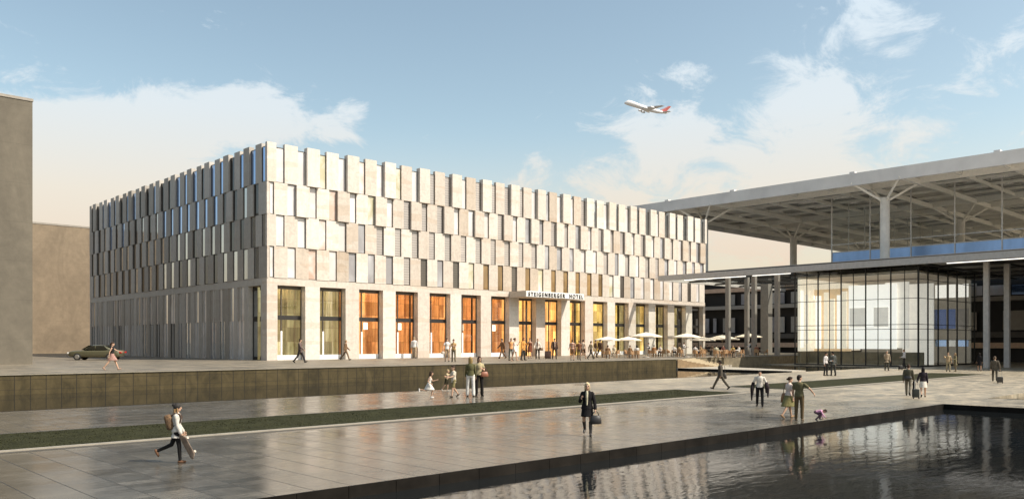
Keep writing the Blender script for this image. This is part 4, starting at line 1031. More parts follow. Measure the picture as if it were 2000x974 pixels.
person('man in tan shirt and khaki trousers raising an arm inside the pavilion reflections', 1852, 725, 38, 10, dict(ar=60, er=60, br=30), top=((.40, .30, .18), 2, -.05), bottom=('trousers', (.30, .26, .17)), hair=('short', (.26, .18, .10)))
person('person in a long olive coat beside the man raising an arm', 1866, 725, 37, -70, dict(al=20, el=80), jacket=((.17, .15, .09), -.35), bottom=('trousers', (.17, .14, .09)), hair=('bob', (.24, .17, .09)), fem=True)
person('woman dressed all in black standing in front of the dark building', 1913, 724, 36, 175, dict(), top=((.012, .011, .012), 2, -.02), bottom=('skirt', (.012, .011, .012), .40), hair=('bob', (.015, .012, .011)), fem=True, skin=MID)
RM = person('man in a brown suit walking away at the right with a trolley case', 1943, 744, 50, 178, dict(hl=14, kl=4, hr=-14, kr=22, br=16, er=6), jacket=((.10, .085, .065), -.14), bottom=('trousers', (.075, .066, .05)), hair=('short', (.14, .10, .07)), near=True)
# ---- the terrace in front of the hotel
t_ = ZT
person('woman in black top and patterned skirt walking past the parked car', 219, 722, 57, 82, dict(hl=24, kl=4, hr=-24, kr=14, ar=-22, al=55, el=20), top=((.022, .02, .02), 0, .02), bottom=('skirt', (.34, .20, .17), .30), hair=('tail', (.05, .03, .02)), z=t_, fem=True, shoes=(.3, .2, .15))
person('man in a dark coat walking past the first green window', 586, 708, 49, 78, WALK, jacket=((.13, .095, .085), -.16), bottom=('trousers', (.045, .04, .04)), z=t_)
person('man in a brown suit walking right past the second window', 675, 703, 41, 86, WALK2, jacket=((.17, .105, .06), -.15), bottom=('trousers', (.19, .13, .08)), hair=('short', (.25, .17, .08)), z=t_)
person('man in white shirt and beige trousers standing at the fourth window, back turned', 809, 699, 42, 170, dict(ar=6, al=2), top=((.66, .64, .62), 2, -.04), bottom=('trousers', (.40, .31, .21)), hair=('short', (.36, .28, .18)), z=t_)
TB = person('woman in white top and rolled beige trousers on the terrace, bag hanging from her arm', 873, 705, 46, 8, dict(hl=5, hr=-4, ar=10, er=16, br=22), top=((.66, .62, .58), 1, -.03), bottom=('capri', (.46, .34, .22)), hair=('tail', (.05, .03, .02)), z=t_, fem=True)
person('woman in tan top and sunglasses standing right of the white-topped woman', 886, 706, 45, -10, dict(al=30, el=80, il=30, ar=30, er=80, ir=30), top=((.42, .27, .12), 1, -.04), bottom=('trousers', (.20, .17, .11)), hair=('tail', (.06, .035, .02)), z=t_, fem=True, glasses=True)
person('man in a brown jacket striding by the last red window', 981, 700, 41, -60, WALK, jacket=((.22, .115, .06), -.10), bottom=('trousers', (.16, .085, .045)), hair=('short', (.12, .06, .03)), z=t_)
person('person in an orange top standing behind the woman in white dress', 998, 704, 45, 30, dict(ar=100, er=40), top=((.60, .30, .13), 1, -.04), bottom=('trousers', (.12, .12, .10)), hair=('short', (.3, .2, .12)), z=t_)
person('woman in a short white dress at the entrance, hand at her ear', 1005, 705, 46, 75, dict(hl=12, kl=4, hr=-10, kr=10, al=40, el=110), dress=((.74, .68, .60), .24), hair=('bun', (.06, .028, .014)), z=t_, fem=True, shoes=(.5, .35, .25))
person('red-haired woman in an orange jacket near the entrance', 1022, 703, 45, 60, dict(al=40, el=90, il=20, hl=6, hr=-6), jacket=((.56, .27, .07), -.16), bottom=('trousers', (.05, .05, .045)), hair=('long', (.20, .06, .025)), z=t_, fem=True)
person('woman in a full brown dress facing us under the canopy', 1035, 699, 40, -15, dict(bl=18, br=16, hl=5, hr=-5), dress=((.22, .075, .04), .40), hair=('bun', (.05, .025, .015)), z=t_, fem=True)
WBG = person('woman in a white jacket and dark trousers with a basket on her arm', 1050, 701, 41, 5, dict(al=12, el=40, ar=12, er=30, br=20, bl=20), jacket=((.64, .56, .48), -.08, (.16, .08, .05)), bottom=('trousers', (.09, .07, .055)), hair=('bun', (.36, .22, .11)), z=t_, fem=True)
SU = person('man in an open dark suit jacket and pale shirt, suitcase standing at his side', 1083, 701, 41, 12, dict(hl=8, hr=-8, kr=12, ar=14, br=14, al=4), jacket=((.075, .045, .035), -.12, (.64, .46, .33)), bottom=('trousers', (.06, .05, .045)), hair=('short', (.05, .025, .014)), z=t_)
def stripes(o):
    for c in o['o'].children:
        if c.name.startswith('shirt'):
            b = NB('striped_knit'); x = b.n('ShaderNodeSeparateXYZ'); b.l(b.pos(), x.inputs[0])
            f = b.math('LESS_THAN', b.math('FRACT', b.math('MULTIPLY', x.outputs[2], 1 / .15)), .42)
            b.set(Base_Color=b.mix(f, (.30, .10, .05), (.66, .50, .38)), Roughness=.9); c.data.materials[0] = b.m
ST_ = person('person in a red and white striped top and brown shorts, back turned', 1118, 703, 41, 176, dict(hl=6, hr=-6, al=8, el=40, il=-20), top=((.3, .1, .06), 1, -.03, .025), bottom=('shorts', (.24, .13, .07)), hair=('short', (.09, .045, .022)), z=t_); stripes(ST_)
person('person in a brown top and dark trousers walking between two others', 1131, 703, 39, 172, STEP, top=((.22, .10, .055), 1, -.03), bottom=('trousers', (.14, .10, .07)), hair=('short', (.14, .075, .04)), z=t_)
person('man in a white shirt and dark shorts walking to the entrance', 1139, 700, 39, 160, WALK2, top=((.62, .48, .36), 1, -.05), bottom=('shorts', (.10, .055, .035)), hair=('short', (.035, .02, .014)), z=t_, shoes=(.2, .13, .08))
person('man in a pale shirt and black trousers striding right near the first parasol', 1154, 701, 37, 120, WALK, top=((.48, .37, .24), 2, -.03), bottom=('trousers', (.05, .042, .035)), hair=('short', (.06, .035, .02)), z=t_)
person('man in dark clothes behind the man in the pale shirt', 1163, 698, 35, 110, STEP, top=((.14, .085, .05), 2, -.05), bottom=('trousers', (.30, .22, .14)), hair=('short', (.03, .02, .012)), z=t_)
person('man in a dark brown suit walking left beside the first parasol', 1172, 698, 37, 150, WALK2, jacket=((.13, .075, .045), -.16), bottom=('trousers', (.09, .06, .04)), hair=('short', (.03, .02, .012)), z=t_)
wt = dict(top=((.62, .58, .54), 2, -.01), bottom=('trousers', (.60, .55, .48)), hair=('short', (.02, .015, .012)), z=t_)
for lab, px, py, fc in (('waiter in black waistcoat and white apron under the largest parasol', 1268, 696.3, -70), ('waiter in black waistcoat and white apron left of the hotel corner parasol’s pole', 1335, 695.5, 70), ('waiter in black waistcoat and white apron between the two slim canopy columns', 1465.5, 694, -80)):
    w = person(lab, px, py, 28, fc, dict(al=30, el=60, ar=20, er=60, hp=14, lean=5), **wt)
    secs = [(w['M'].inverted() @ w['W'](0, 0, k), V((1, 0, 0)), V((0, 1, 0)), rx, ry) for k, rx, ry in ((0.06, .175, .13), (.2, .158, .12), (.34, .178, .138), (.47, .150, .105))]
    bm = bmesh.new(); loft(bm, [(c, X_, Y_, a_ * w['s'], b_ * w['s']) for c, X_, Y_, a_, b_ in secs]); me = bpy.data.meshes.new('waistcoat'); bm.to_mesh(me); bm.free(); me.materials.append(cloth((.016, .014, .014)))
    link('waistcoat', me, w['o'], True)

# ================================================================ THINGS PEOPLE CARRY
def rbox(name, c, size, mt, parent=None, bev=.03, rz=0, tilt=0, **props):
    bm = bmesh.new(); bmesh.ops.create_cube(bm, size=1)
    for v in bm.verts: v.co = V((v.co.x * size[0], v.co.y * size[1], v.co.z * size[2]))
    bmesh.ops.bevel(bm, geom=bm.edges[:], offset=bev, segments=3, affect='EDGES', profile=.6)
    me = bpy.data.meshes.new(name); bm.to_mesh(me); bm.free(); me.materials.append(mt)
    o = link(name, me, parent, True, **props); o.location = c; o.rotation_euler = (tilt, 0, rz); return o
def bag(label, at, size, col, rz=0, name='handbag', cat='handbag', strap=None, flare=.75):
    bm = bmesh.new(); X_, Y_ = V((1, 0, 0)), V((0, 1, 0))
    w, d, h = size[0] / 2, size[1] / 2, size[2]
    loft(bm, [(V((0, 0, -h)), X_, Y_, w * .86, d * .8), (V((0, 0, -h * .9)), X_, Y_, w, d), (V((0, 0, -h * .45)), X_, Y_, w * .95, d * .95), (V((0, 0, -.01)), X_, Y_, w * flare, d * .55), (V((0, 0, 0)), X_, Y_, w * flare * .8, d * .35)], 14)
    me = bpy.data.meshes.new(name); bm.to_mesh(me); bm.free(); me.materials.append(mat('bag', col, .5, 0, .2, 12))
    o = link(name, me, None, True, label=label, category=cat); o.location = at; o.rotation_euler.z = rz
    b = bmesh.new(); top = strap or .16; n = 8
    for k in range(n):
        a0, a1 = math.pi * k / n, math.pi * (k + 1) / n
        tube(b, V((math.cos(a0) * w * flare * .7, 0, math.sin(a0) * top)), V((math.cos(a1) * w * flare * .7, 0, math.sin(a1) * top)), .012, .012, 6)
    me = bpy.data.meshes.new('strap'); b.to_mesh(me); b.free(); me.materials.append(mat('bag', tuple(c * .6 for c in col), .5)); link('strap', me, o, True)
    return o
def below(p, dz): return V((p.x, p.y, p.z - dz))
bag('black handbag swinging from the blond woman’s hand', below(BL['hand'][-1], .10), (.34, .14, .24), (.014, .013, .014), BL['rz'] + .3, strap=.12)
bag('reddish brown handbag on the arm of the woman in black trousers', below(LB['elbow'][-1], .06), (.44, .16, .26), (.24, .09, .05), LB['rz'], strap=.2)
bag('large tan leather bag at the hip of the woman in the khaki skirt', below(CW['sh'][-1] + (CW['elbow'][-1] - CW['sh'][-1]) * .5, .16), (.42, .2, .34), (.24, .12, .045), CW['rz'] + 1.2, strap=.34)
bag('dark shoulder bag of the suited man striding left', below(MB_['W'](.22, -.14, .06), .0), (.40, .14, .32), (.06, .05, .04), MB_['rz'] + 1.4, strap=.5)
bag('small pale bag hanging from the hand of the white-topped woman', below(TB['hand'][1], .08), (.3, .12, .24), (.5, .42, .34), TB['rz'], strap=.1)
bag('brown basket on the arm of the woman in the white jacket', below(WBG['elbow'][-1], .16), (.5, .26, .28), (.15, .085, .04), WBG['rz'], 'basket', 'basket', .22, .95)
bag('black waist pack across the back of the man in the olive jacket', PK['W'](.0, -.18, .14), (.36, .14, .16), (.03, .03, .028), PK['rz'], 'waist_pack', 'waist pack', .03, .9)
def carried(label, pts, col, w):                   # cloth folded over an arm
    bm = bmesh.new()
    for a_, b_, r0, r1 in pts: tube(bm, a_, b_, r0, r1, 10)
    me = bpy.data.meshes.new('carried_jacket'); bm.to_mesh(me); bm.free(); me.materials.append(cloth(col))
    o = link('carried_jacket', me, None, True, label=label, category='jacket'); r = o.modifiers.new('r', 'REMESH'); r.mode = 'VOXEL'; r.voxel_size = .022
    q = o.modifiers.new('s', 'SMOOTH'); q.iterations = 3; return o
e_, h_ = WB['elbow'], WB['hand']
carried('black jacket hanging over the right arm of the man in black trousers', [(e_[1], h_[1], .072, .066), (below(e_[1], .03), below(e_[1], .30), .07, .035), (below(h_[1], .03), below(h_[1], .46), .062, .03), (below(h_[1] * .5 + e_[1] * .5, .03), below(h_[1] * .5 + e_[1] * .5, .36), .07, .04)], (.014, .012, .013), 1)
carried('dark bag-like coat held over the left arm of the man in black trousers', [(e_[-1], h_[-1], .072, .066), (below(e_[-1], .02), below(e_[-1], .36), .075, .05), (below(h_[-1], .03), below(h_[-1], .40), .065, .03)], (.035, .026, .028), 1)
carried('black coat hanging from the hand of the man with the waist pack', [(PK['hand'][1], below(PK['hand'][1], .38), .06, .07), (below(PK['hand'][1], .1), below(PK['hand'][1], .46), .08, .05)], (.014, .013, .014), 1)
def trolley(label, pos, col, rz, w=.42, d=.26, h=.62, tilt=0.0, handle=None, z0=0.0):
    r = empty('trolley_case', (pos[0], pos[1], z0), rz, label=label, category='suitcase')
    m_ = mat('case_shell', col, .55, 0, .15, 8)
    rbox('case_body', (0, 0, .06 + h / 2), (w, d, h), m_, r, .045); rbox('front_pocket', (0, -d / 2 - .02, .06 + h * .42), (w * .8, .06, h * .6), m_, r, .022)
    for s in (-1, 1):
        b = MB(); b.cyl((s * w * .4 - .02, d * .3, .045), (s * w * .4 + .02, d * .3, .045), .045, .045, LEATHER, 14); b.build('wheel', r)
    b = MB()
    hh = handle or .45
    for s in (-1, 1): b.bar((s * w * .25, d * .42, .06 + h - .02), (s * w * .25, d * .42, .06 + h + hh), .018, .018, PALEMETAL)
    b.bar((-w * .25 - .02, d * .42, .06 + h + hh), (w * .25 + .02, d * .42, .06 + h + hh), .03, .03, LEATHER); b.build('pull_handle', r)
    r.rotation_euler = (tilt, 0, rz); return r
p = G(1788.5, 778); trolley('dark green-black trolley case pulled by the long-haired woman', p, (.016, .020, .015), LG['rz'] + math.pi + .2, .30, .20, .40, 0, .40)
p = G(1953, 748); trolley('dark brown trolley case beside the man in the brown suit at the right', p, (.05, .042, .034), RM['rz'] + math.pi + .2, .34, .22, .36, 0, .36)
p = G(1070, 700.5, ZT); trolley('large dark suitcase tilted on its wheels near the entrance', p, (.085, .045, .03), YAW * -1 - .2, .62, .32, .72, rad(-10), .3, ZT)
p = G(1759, 722); trolley('black case on the ground at the pavilion corner', p, (.012, .011, .011), -YAW, .4, .2, .36, 0, .12)
# backpack and skateboard
W_ = SK['W']
bp = rbox('backpack', W_(0, -.20, .26), (.30 * SK['s'], .22 * SK['s'], .46 * SK['s']), mat('leopard_cloth', (.12, .07, .035), .85, 0, .9, 34), None, .09 * SK['s'], SK['rz'], rad(14), label='brown spotted backpack on the skateboarder’s back', category='backpack')
for q in (-1, 1):
    bm = bmesh.new(); inv = bp.matrix_basis.inverted()
    pts = [W_(q * .09, -.17, .42), W_(q * .10, -.06, .515), W_(q * .11, .08, .50), W_(q * .115, .135, .40), W_(q * .12, .11, .25), W_(q * .12, -.12, .12)]
    bpy.context.view_layer.update(); inv = bp.matrix_world.inverted()
    for a_, b_ in zip(pts, pts[1:]): tube(bm, inv @ a_, inv @ b_, .018, .018, 6)
    me = bpy.data.meshes.new('shoulder_strap'); bm.to_mesh(me); bm.free(); me.materials.append(mat('strap_dark', (.05, .03, .02), .8)); link('shoulder_strap', me, bp, True)
r = empty('skateboard', SK['hand'][1], 0, label='worn skateboard held upright by its end in the skateboarder’s hand', category='skateboard')
dn = (RT * .48 + V((0, 0, -.88))).normalized(); sd2 = (RT * .9 - FW * .25).normalized(); sd2 = (sd2 - dn * sd2.dot(dn)).normalized(); nn = dn.cross(sd2)
s_ = SK['s']; BLN = .80 * s_
bm = bmesh.new(); secs = []
for k in range(13):
    t = k / 12; w = .105 * s_ * (1 - max(0, abs(t - .5) * 2 - .62) ** 2 * 5.2); up_ = max(0, abs(t - .5) - .34) * .35 * s_
    secs.append((dn * (t * BLN - .05) + nn * up_, sd2, nn, max(w, .02), .011))
loft(bm, secs, 12); me = bpy.data.meshes.new('deck'); bm.to_mesh(me); bm.free(); me.materials.append(mat('deck_wood', (.20, .145, .105), .6, 0, .5, 9)); link('deck', me, r, True)
for t in (.22, .78):
    b = MB(); c = dn * (t * BLN - .05) - nn * .03; b.bar(c - sd2 * .06, c + sd2 * .06, .05, .035, PALEMETAL); b.build('truck', r)
    for q in (-1, 1):
        b = MB(); c2 = c + sd2 * q * .085 * s_ - nn * .012; b.cyl(c2 - sd2 * .018, c2 + sd2 * .018, .03, .03, mat('wheel_urethane', (.5, .44, .36), .5), 14); b.build('wheel', r)
# ================================================================ TERRACE CAFE
UMB = mat('parasol_canvas', (.80, .70, .55), .8, 0, .04, 3); POLE = mat('parasol_pole', (.42, .33, .24), .5)
UMBM = {}
def parasol(label, px, py, ztop, r, n=8):
    p = G(px, py, ZT); u = empty('parasol', (p.x, p.y, ZT), .3, label=label, category='parasol', group='cream parasols on the hotel terrace')
    h = ztop - ZT
    b = MB(); top = V((0, 0, h)); ed = [V((math.cos(2 * math.pi * k / n) * r, math.sin(2 * math.pi * k / n) * r, h - .24 * r)) for k in range(n)]
    md = [V((math.cos(2 * math.pi * k / n) * r * .5, math.sin(2 * math.pi * k / n) * r * .5, h - .105 * r)) for k in range(n)]
    for k in range(n):
        c = (k + 1) % n; b.poly([top, md[k], md[c]], UMB); b.poly([md[k], ed[k], ed[c], md[c]], UMB)
        b.poly([ed[k], ed[k] - V((0, 0, .10)), ed[c] - V((0, 0, .10)), ed[c]], UMB)
    o = b.build('canopy', u); so = o.modifiers.new('t', 'SOLIDIFY'); so.thickness = .012
    b = MB(); b.cyl((0, 0, 0), (0, 0, h - .02), .035, .03, POLE, 10); b.cyl((0, 0, h + .0), (0, 0, h + .10), .04, .015, POLE, 8); b.build('pole', u)
    b = MB(); b.cyl((0, 0, 0), (0, 0, .09), .38, .34, CONC, 18); b.build('base', u)
    b = MB()
    for k in range(n):
        b.bar((0, 0, h - .06), ed[k] * .98 + V((0, 0, -.02 + h * .0)), .022, .022, POLE); b.bar((0, 0, h - .22 * r - .35), V((md[k].x, md[k].y, md[k].z - .03)), .018, .018, POLE)
    b.build('ribs', u)
    return p
PU = [parasol('small cream parasol farthest left, beside the walking group', 1186, 697, 3.30, 1.55), parasol('cream parasol half hidden behind the largest one', 1227, 694.5, 3.35, 1.7),
      parasol('largest cream parasol, standing in front of green hotel windows', 1262, 697.5, 3.75, 1.85), parasol('cream parasol before the hotel corner pier, waiter at its pole', 1341, 697, 3.65, 1.65),
      parasol('small cream parasol farther back at the hotel’s right corner', 1372, 693, 3.35, 1.7), parasol('cream parasol left of the first slim canopy column', 1411, 692.5, 3.62, 2.25),
      parasol('cream parasol behind the two close-set canopy columns, farthest right', 1462, 692, 3.85, 1.85)]
WICK = mat('wicker', (.40, .235, .115), .75, 0, .3, 30, .4, 60); TOPM = mat('table_top', (.62, .52, .40), .5)
def cafe_chair():
    r = empty('cafe_chair', (0, 0, 0), label='tan wicker cafe chair at the terrace tables', category='chair', group='wicker chairs on the cafe terrace')
    b = MB(); b.box(-.25, .25, -.24, .24, .40, .46, WICK); b.build('seat', r)
    b = MB()
    for k in range(8):
        a0, a1 = math.pi * (k / 8) + math.pi, math.pi * ((k + 1) / 8) + math.pi
        q0, q1 = V((math.cos(a0) * .28, math.sin(a0) * .27, 0)), V((math.cos(a1) * .28, math.sin(a1) * .27, 0)); hh = lambda a: .62 + .22 * (math.sin(a - math.pi)) ** 1
        b.poly([q0 + V((0, 0, .44)), q1 + V((0, 0, .44)), q1 + V((0, 0, hh(a1))), q0 + V((0, 0, hh(a0)))], WICK)
    o = b.build('backrest', r); so = o.modifiers.new('t', 'SOLIDIFY'); so.thickness = .035
    for sx_ in (-1, 1):
        for sy_ in (-1, 1):
            b = MB(); b.bar((sx_ * .2, sy_ * .2, 0), (sx_ * .21, sy_ * .2, .40), .035, .035, WICK); b.build('leg', r)
    return r
def cafe_table():
    r = empty('cafe_table', (0, 0, 0), label='round pale cafe table under the parasols', category='table', group='round tables on the cafe terrace')
    b = MB(); b.cyl((0, 0, .71), (0, 0, .745), .42, .42, TOPM, 20); b.build('tabletop', r)
    b = MB(); b.cyl((0, 0, .03), (0, 0, .71), .03, .03, POLE, 10); b.build('leg', r)
    b = MB(); b.cyl((0, 0, 0), (0, 0, .03), .24, .22, POLE, 16); b.build('foot', r)
    return r
ch0, tb0 = cafe_chair(), cafe_table(); used = [0, 0]
def chair(p, rz):
    o = ch0 if not used[0] else dup(ch0); used[0] = 1; o.location = (p.x, p.y, ZT); o.rotation_euler.z = rz
def table(p):
    o = tb0 if not used[1] else dup(tb0); used[1] = 1; o.location = (p.x, p.y, ZT); return p
HD = (.03, .02, .014)
def diner(label, px, py, tpos, top, bot, hair, fem=False, sk=PALE):
    p = G(px, py, ZT); d = (tpos - p); rz = math.atan2(-d.x, d.y)
    toC = V((-p.x, -p.y, 0)).normalized(); toR = V((-toC.y, toC.x, 0)); d.z = 0; d.normalize()
    f = math.degrees(math.atan2(d.dot(toR), d.dot(toC)))
    person(label, px, py, None, f, dict(hl=84, hr=80, kl=84, kr=78, al=32, el=58, ar=28, er=64, lean=rnd.uniform(-4, 10), hy=rnd.uniform(-20, 20)), top=(top, 2, -.02), bottom=('trousers', bot), hair=hair, z=ZT, fem=fem, seat=.46, loc=p, H=1.78, skin=sk)
    chair(p, rz)
SITE = [  # table pixel, then its guests
    ((1193, 698.0), [('guest in dark top seated with back turned at the leftmost table', 1187, 699.5, (.22, .12, .06), (.1, .07, .05), ('short', HD)), ('guest in a cream shirt seated right at the leftmost table', 1199.5, 697.6, (.62, .54, .38), (.5, .42, .3), ('short', HD))]),
    ((1238, 698.5), [('guest in a white blouse with black hair seated below the largest parasol', 1244, 699.5, (.68, .64, .58), (.2, .12, .08), ('long', (.014, .012, .012))), ('guest in brown seated left of the white blouse', 1230.5, 699, (.28, .16, .08), (.12, .08, .05), ('short', (.12, .07, .04)))]),
    ((1283, 696.5), [('guest in an orange-brown shirt leaning over the table right of the waiter', 1277, 697, (.40, .20, .09), (.14, .09, .05), ('short', HD)), ('guest in a pale shirt at the right end of the same table', 1289.5, 696, (.62, .56, .50), (.05, .04, .035), ('short', HD))]),
    ((1322, 696.0), [('guest in a white shirt seated far left under the hotel corner parasol', 1316.5, 695.6, (.66, .62, .56), (.04, .035, .03), ('short', HD)), ('guest in a tan shirt bending over the table by the waiter', 1327, 696.4, (.46, .33, .18), (.1, .07, .05), ('short', HD))]),
    ((1363, 697.0), [('guest with dark hair and white shirt seated right of the hotel corner parasol', 1357.5, 697.4, (.68, .64, .60), (.3, .2, .12), ('short', (.014, .012, .012))), ('guest in a tan jacket facing the white shirt', 1369, 697, (.36, .24, .12), (.1, .07, .05), ('short', (.10, .06, .035)))]),
    ((1386, 693.6), [('guest in black seated far back behind the tan wicker chairs', 1381, 693.6, (.05, .035, .03), (.06, .05, .04), ('short', HD)), ('guest in brown seated far back near the first canopy column', 1391, 693.4, (.16, .10, .06), (.06, .05, .04), ('short', HD))]),
    ((1404, 697.2), [('guest in a light yellow shirt seated in the foreground row', 1398.5, 697.6, (.62, .58, .42), (.56, .5, .4), ('short', HD)), ('guest in a dark red top seated beside the first slim column', 1412.5, 695.6, (.20, .08, .06), (.08, .05, .04), ('bob', HD))]),
    ((1437, 697.0), [('guest in a white shirt seated between the slim columns', 1443.5, 697, (.68, .64, .58), (.5, .44, .36), ('short', (.014, .012, .012))), ('guest in an ochre top hidden behind the first slim column', 1431, 696.6, (.40, .27, .10), (.1, .07, .05), ('short', (.14, .09, .05)))]),
    ((1482, 694.0), [('guest in red-brown seated farthest right past the columns', 1477.5, 694.2, (.26, .12, .08), (.1, .07, .05), ('short', HD))]),
]
for (tp, guests) in SITE:
    q = table(G(tp[0], tp[1], ZT))
    for i, g_ in enumerate(guests): diner(g_[0], g_[1], g_[2], q, g_[3], g_[4], g_[5], i % 2 == 1)
    a = rnd.random() * 6.28
    for k in range(2):
        d = V((math.cos(a + k * 1.9), math.sin(a + k * 1.9), 0)); chair(q + d * .85, math.atan2(d.x, -d.y))

# ================================================================ PARKED CAR
cp = G(190, 702.5, ZT)
car = empty('parked_car', cp, 0, label='olive green saloon car in the side street beside the hotel', category='car')
car.rotation_euler.z = math.atan2(-RT.y, -RT.x) + rad(186)                         # tail lights towards picture right
PAINT = mat('olive_paint', (.13, .125, .075), .28, .3, .05, coat=.8); CGL = mirror_glass('car_glass', (.10, .10, .08), .05); TYRE = mat('tyre_rubber', (.02, .02, .02), .8); RIM = mat('alloy', (.45, .44, .42), .3, .7)
def shell(name, secs, mt, parent, sub=1):          # secs along x: list of (x, [(y, z) half outline bottom to top])
    bm = bmesh.new(); rows = []
    for x, pr in secs:
        full = [(y, z) for y, z in pr] + [(-y, z) for y, z in reversed(pr)]
        rows.append([bm.verts.new((x, y, z)) for y, z in full])
    n = len(rows[0])
    for a, b in zip(rows, rows[1:]):
        for j in range(n): bm.faces.new((a[j], a[(j + 1) % n], b[(j + 1) % n], b[j]))
    bm.faces.new(rows[0]); bm.faces.new(list(reversed(rows[-1]))); bmesh.ops.recalc_face_normals(bm, faces=bm.faces)
    me = bpy.data.meshes.new(name); bm.to_mesh(me); bm.free(); me.materials.append(mt); o = link(name, me, parent, True)
    if sub: s = o.modifiers.new('s', 'SUBSURF'); s.levels = s.render_levels = sub
    return o
Lr = 2.35
def bsec(x, w, zb, zs, zt): return (x, [(w * .80, zb), (w, zb + .12), (w * 1.0, zs - .12), (w * .97, zs), (w * .80, zt)])
shell('body', [bsec(-2.36, .70, .38, .62, .66), bsec(-2.28, .82, .28, .76, .84), bsec(-1.6, .90, .24, .84, .92), bsec(-.6, .91, .22, .88, .95), bsec(.6, .91, .22, .88, .95), bsec(1.4, .91, .22, .90, .98), bsec(2.1, .88, .26, .90, .98), bsec(2.34, .80, .34, .80, .88)], PAINT, car)
def csec(x, w, z): return (x, [(w, .90), (w * .97, .92 + (z - .9) * .4), (w * .84, z - .03), (w * .6, z)])
cab = shell('cabin', [csec(-1.15, .82, .93), csec(-.42, .82, 1.38), csec(.15, .82, 1.44), csec(.85, .82, 1.40), csec(1.65, .80, .98)], PAINT, car)
for s in (-1, 1):
    for (x0, x1, t0, t1) in ((-.78, .08, -.34, .08), (.18, 1.22, .18, .86)):
        b = MB(); y0, y1 = s * .835, s * .735
        b.poly([(x0, y0, .97), (x1, y0, .97), (t1, y1, 1.33), (t0, y1, 1.33)], CGL); o = b.build('side_window', car); so = o.modifiers.new('t', 'SOLIDIFY'); so.thickness = .03; so.offset = 0
    for x in (-1.45, 1.42):
        b = MB(); b.cyl((x, s * .70, .32), (x, s * .925, .32), .32, .32, TYRE, 24); w = b.build('wheel', car)
        b = MB(); b.cyl((x, s * .926, .32), (x, s * .94, .32), .20, .18, RIM, 20); b.build('rim', w)
    b = MB(); b.box(-2.37, -2.20, s * .62 - .16, s * .62 + .16, .60, .74, WHITE); b.build('headlight', car)
    b = MB(); b.box(2.22, 2.37, s * .62 - .16, s * .62 + .16, .66, .80, mat('tail_red', (.5, .02, .015), .3)); b.build('tail_light', car)
for (x0, z0, x1, z1, w0, w1) in ((-1.10, .98, -.50, 1.36, .70, .60), (1.58, 1.02, .94, 1.38, .66, .58)):
    b = MB(); dx = -.03 if x0 < 0 else .03
    b.poly([(x0 + dx, -w0, z0), (x0 + dx, w0, z0), (x1 + dx, w1, z1), (x1 + dx, -w1, z1)], CGL); o = b.build('windscreen' if x0 < 0 else 'rear_window', car); so = o.modifiers.new('t', 'SOLIDIFY'); so.thickness = .03; so.offset = 0

# ================================================================ AIRLINER
d_ = 1250.0; pp = ray(1262) * d_; pl = empty('airliner', (pp.x, pp.y, HC + (HY - 212) * d_ / F), 0, label='white four-engined airliner with a red tail climbing left in the sky', category='aeroplane')
AW = mat('aircraft_white', (.72, .72, .73), .35, 0, .02, obj=False); AG = mat('aircraft_grey', (.62, .62, .64), .4, 0, .03, obj=False); AR = mat('aircraft_red', (.50, .12, .11), .4, obj=False)  # distance haze mixed into the paler aircraft colours
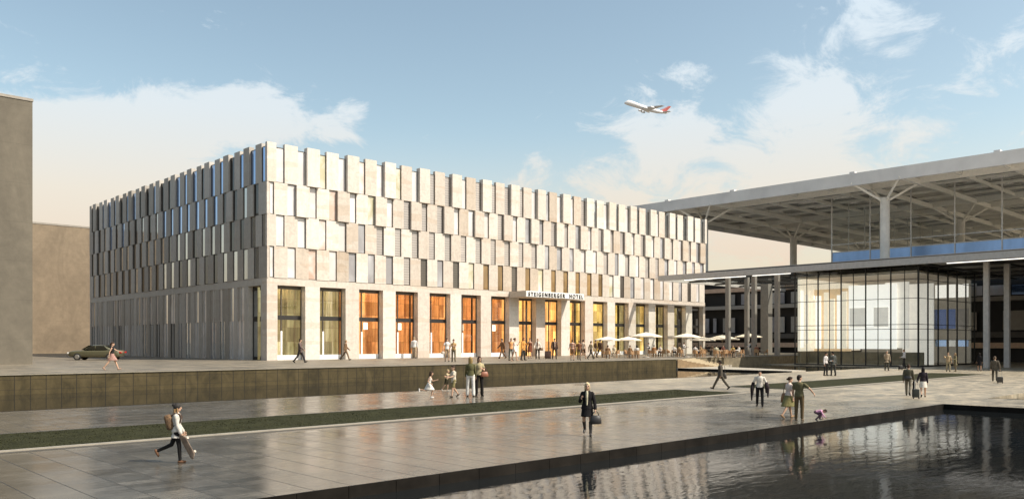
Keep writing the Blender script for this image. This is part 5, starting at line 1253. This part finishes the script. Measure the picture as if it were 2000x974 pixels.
# local axes: +Y nose, +X starboard, +Z up
bm = bmesh.new(); X_, Z_ = V((1, 0, 0)), V((0, 0, 1)); secs = []
for y, r, zc, hump in ((35, .4, -1.0, 0), (34, 1.5, -.8, .2), (32, 2.5, -.3, .9), (29, 3.1, 0, 1.6), (24, 3.25, 0, 1.7), (17, 3.25, 0, 1.2), (10, 3.25, 0, .2), (-8, 3.25, 0, 0), (-18, 2.9, .3, 0), (-26, 2.0, 1.0, 0), (-32, 1.0, 1.7, 0), (-35, .4, 2.0, 0)):
    secs.append((V((0, y, zc + hump * .5)), X_, Z_, r, r + hump * .5))
loft(bm, secs, 20); me = bpy.data.meshes.new('fuselage'); bm.to_mesh(me); bm.free(); me.materials.append(AW); link('fuselage', me, pl, True)
def slab(name, pts, t0, t1, mt, parent=pl):        # tapered lifting surface: root edge first
    (r0, r1, t2, t3) = [V(p) for p in pts]; up = (r1 - r0).cross(t3 - r0).normalized()
    b = MB(); b.v = []; v = []
    for p, t in ((r0, t0), (r1, t0 * .3), (t2, t1 * .3), (t3, t1)): v += [p + up * t / 2, p - up * t / 2]
    b.v = [tuple(p) for p in v]; k = b.m(mt)
    b.f = [(0, 2, 4, 6), (7, 5, 3, 1), (0, 1, 3, 2), (2, 3, 5, 4), (4, 5, 7, 6), (6, 7, 1, 0)]; b.mi = [k] * 6
    return b.build(name, parent)
for s in (-1, 1):
    slab('wing', [(s * 2.4, 9, -1.6), (s * 2.4, -6, -1.6), (s * 31, -17, 2.8), (s * 31, -13, 2.8)], 1.5, .35, AG)
    slab('tailplane', [(s * 1.0, -25, 1.6), (s * 1.0, -32, 1.6), (s * 11, -36, 3.0), (s * 11, -33, 3.0)], .6, .2, AG)
    for x, y in ((11.5, 4.5), (20.5, -3.0)):
        z = -1.6 + (x - 2.4) / 28.6 * 4.4 - 2.4
        b = MB(); b.cyl((s * x, y + 3, z), (s * x, y, z), 1.35, 1.45, AW, 18); b.cyl((s * x, y, z), (s * x, y - 3.2, z), 1.45, .75, AG, 18)
        b.bar((s * x, y + 1.0, z + 1.2), (s * x, y - 3, z + 2.2), .35, 1.2, AW); b.build('engine', pl)
o = slab('tail_fin', [(0, -21, 2.6), (0, -32, 2.6), (0, -38, 13), (0, -34, 13)], .8, .25, AR)
slab('fin_stripe', [(0, -22.6, 3.4), (0, -24.4, 3.4), (0, -34.6, 11.9), (0, -33.9, 11.9)], 1.05, .45, AW, o)
slab('fin_stripe', [(0, -31.6, 2.8), (0, -32.2, 2.8), (0, -38.2, 13), (0, -37.5, 13)], .6, .45, AW, o)
hd = (-RT - FW * .22).normalized(); fwd3 = (hd * math.cos(rad(12)) + V((0, 0, math.sin(rad(12))))).normalized()
rt3 = fwd3.cross(V((0, 0, 1))).normalized(); up3 = rt3.cross(fwd3)
bk = rad(6); rt4 = rt3 * math.cos(bk) + up3 * math.sin(bk); up4 = rt4.cross(fwd3)
pl.rotation_euler = Matrix((rt4, fwd3, up4)).transposed().to_euler()

finish_figures()
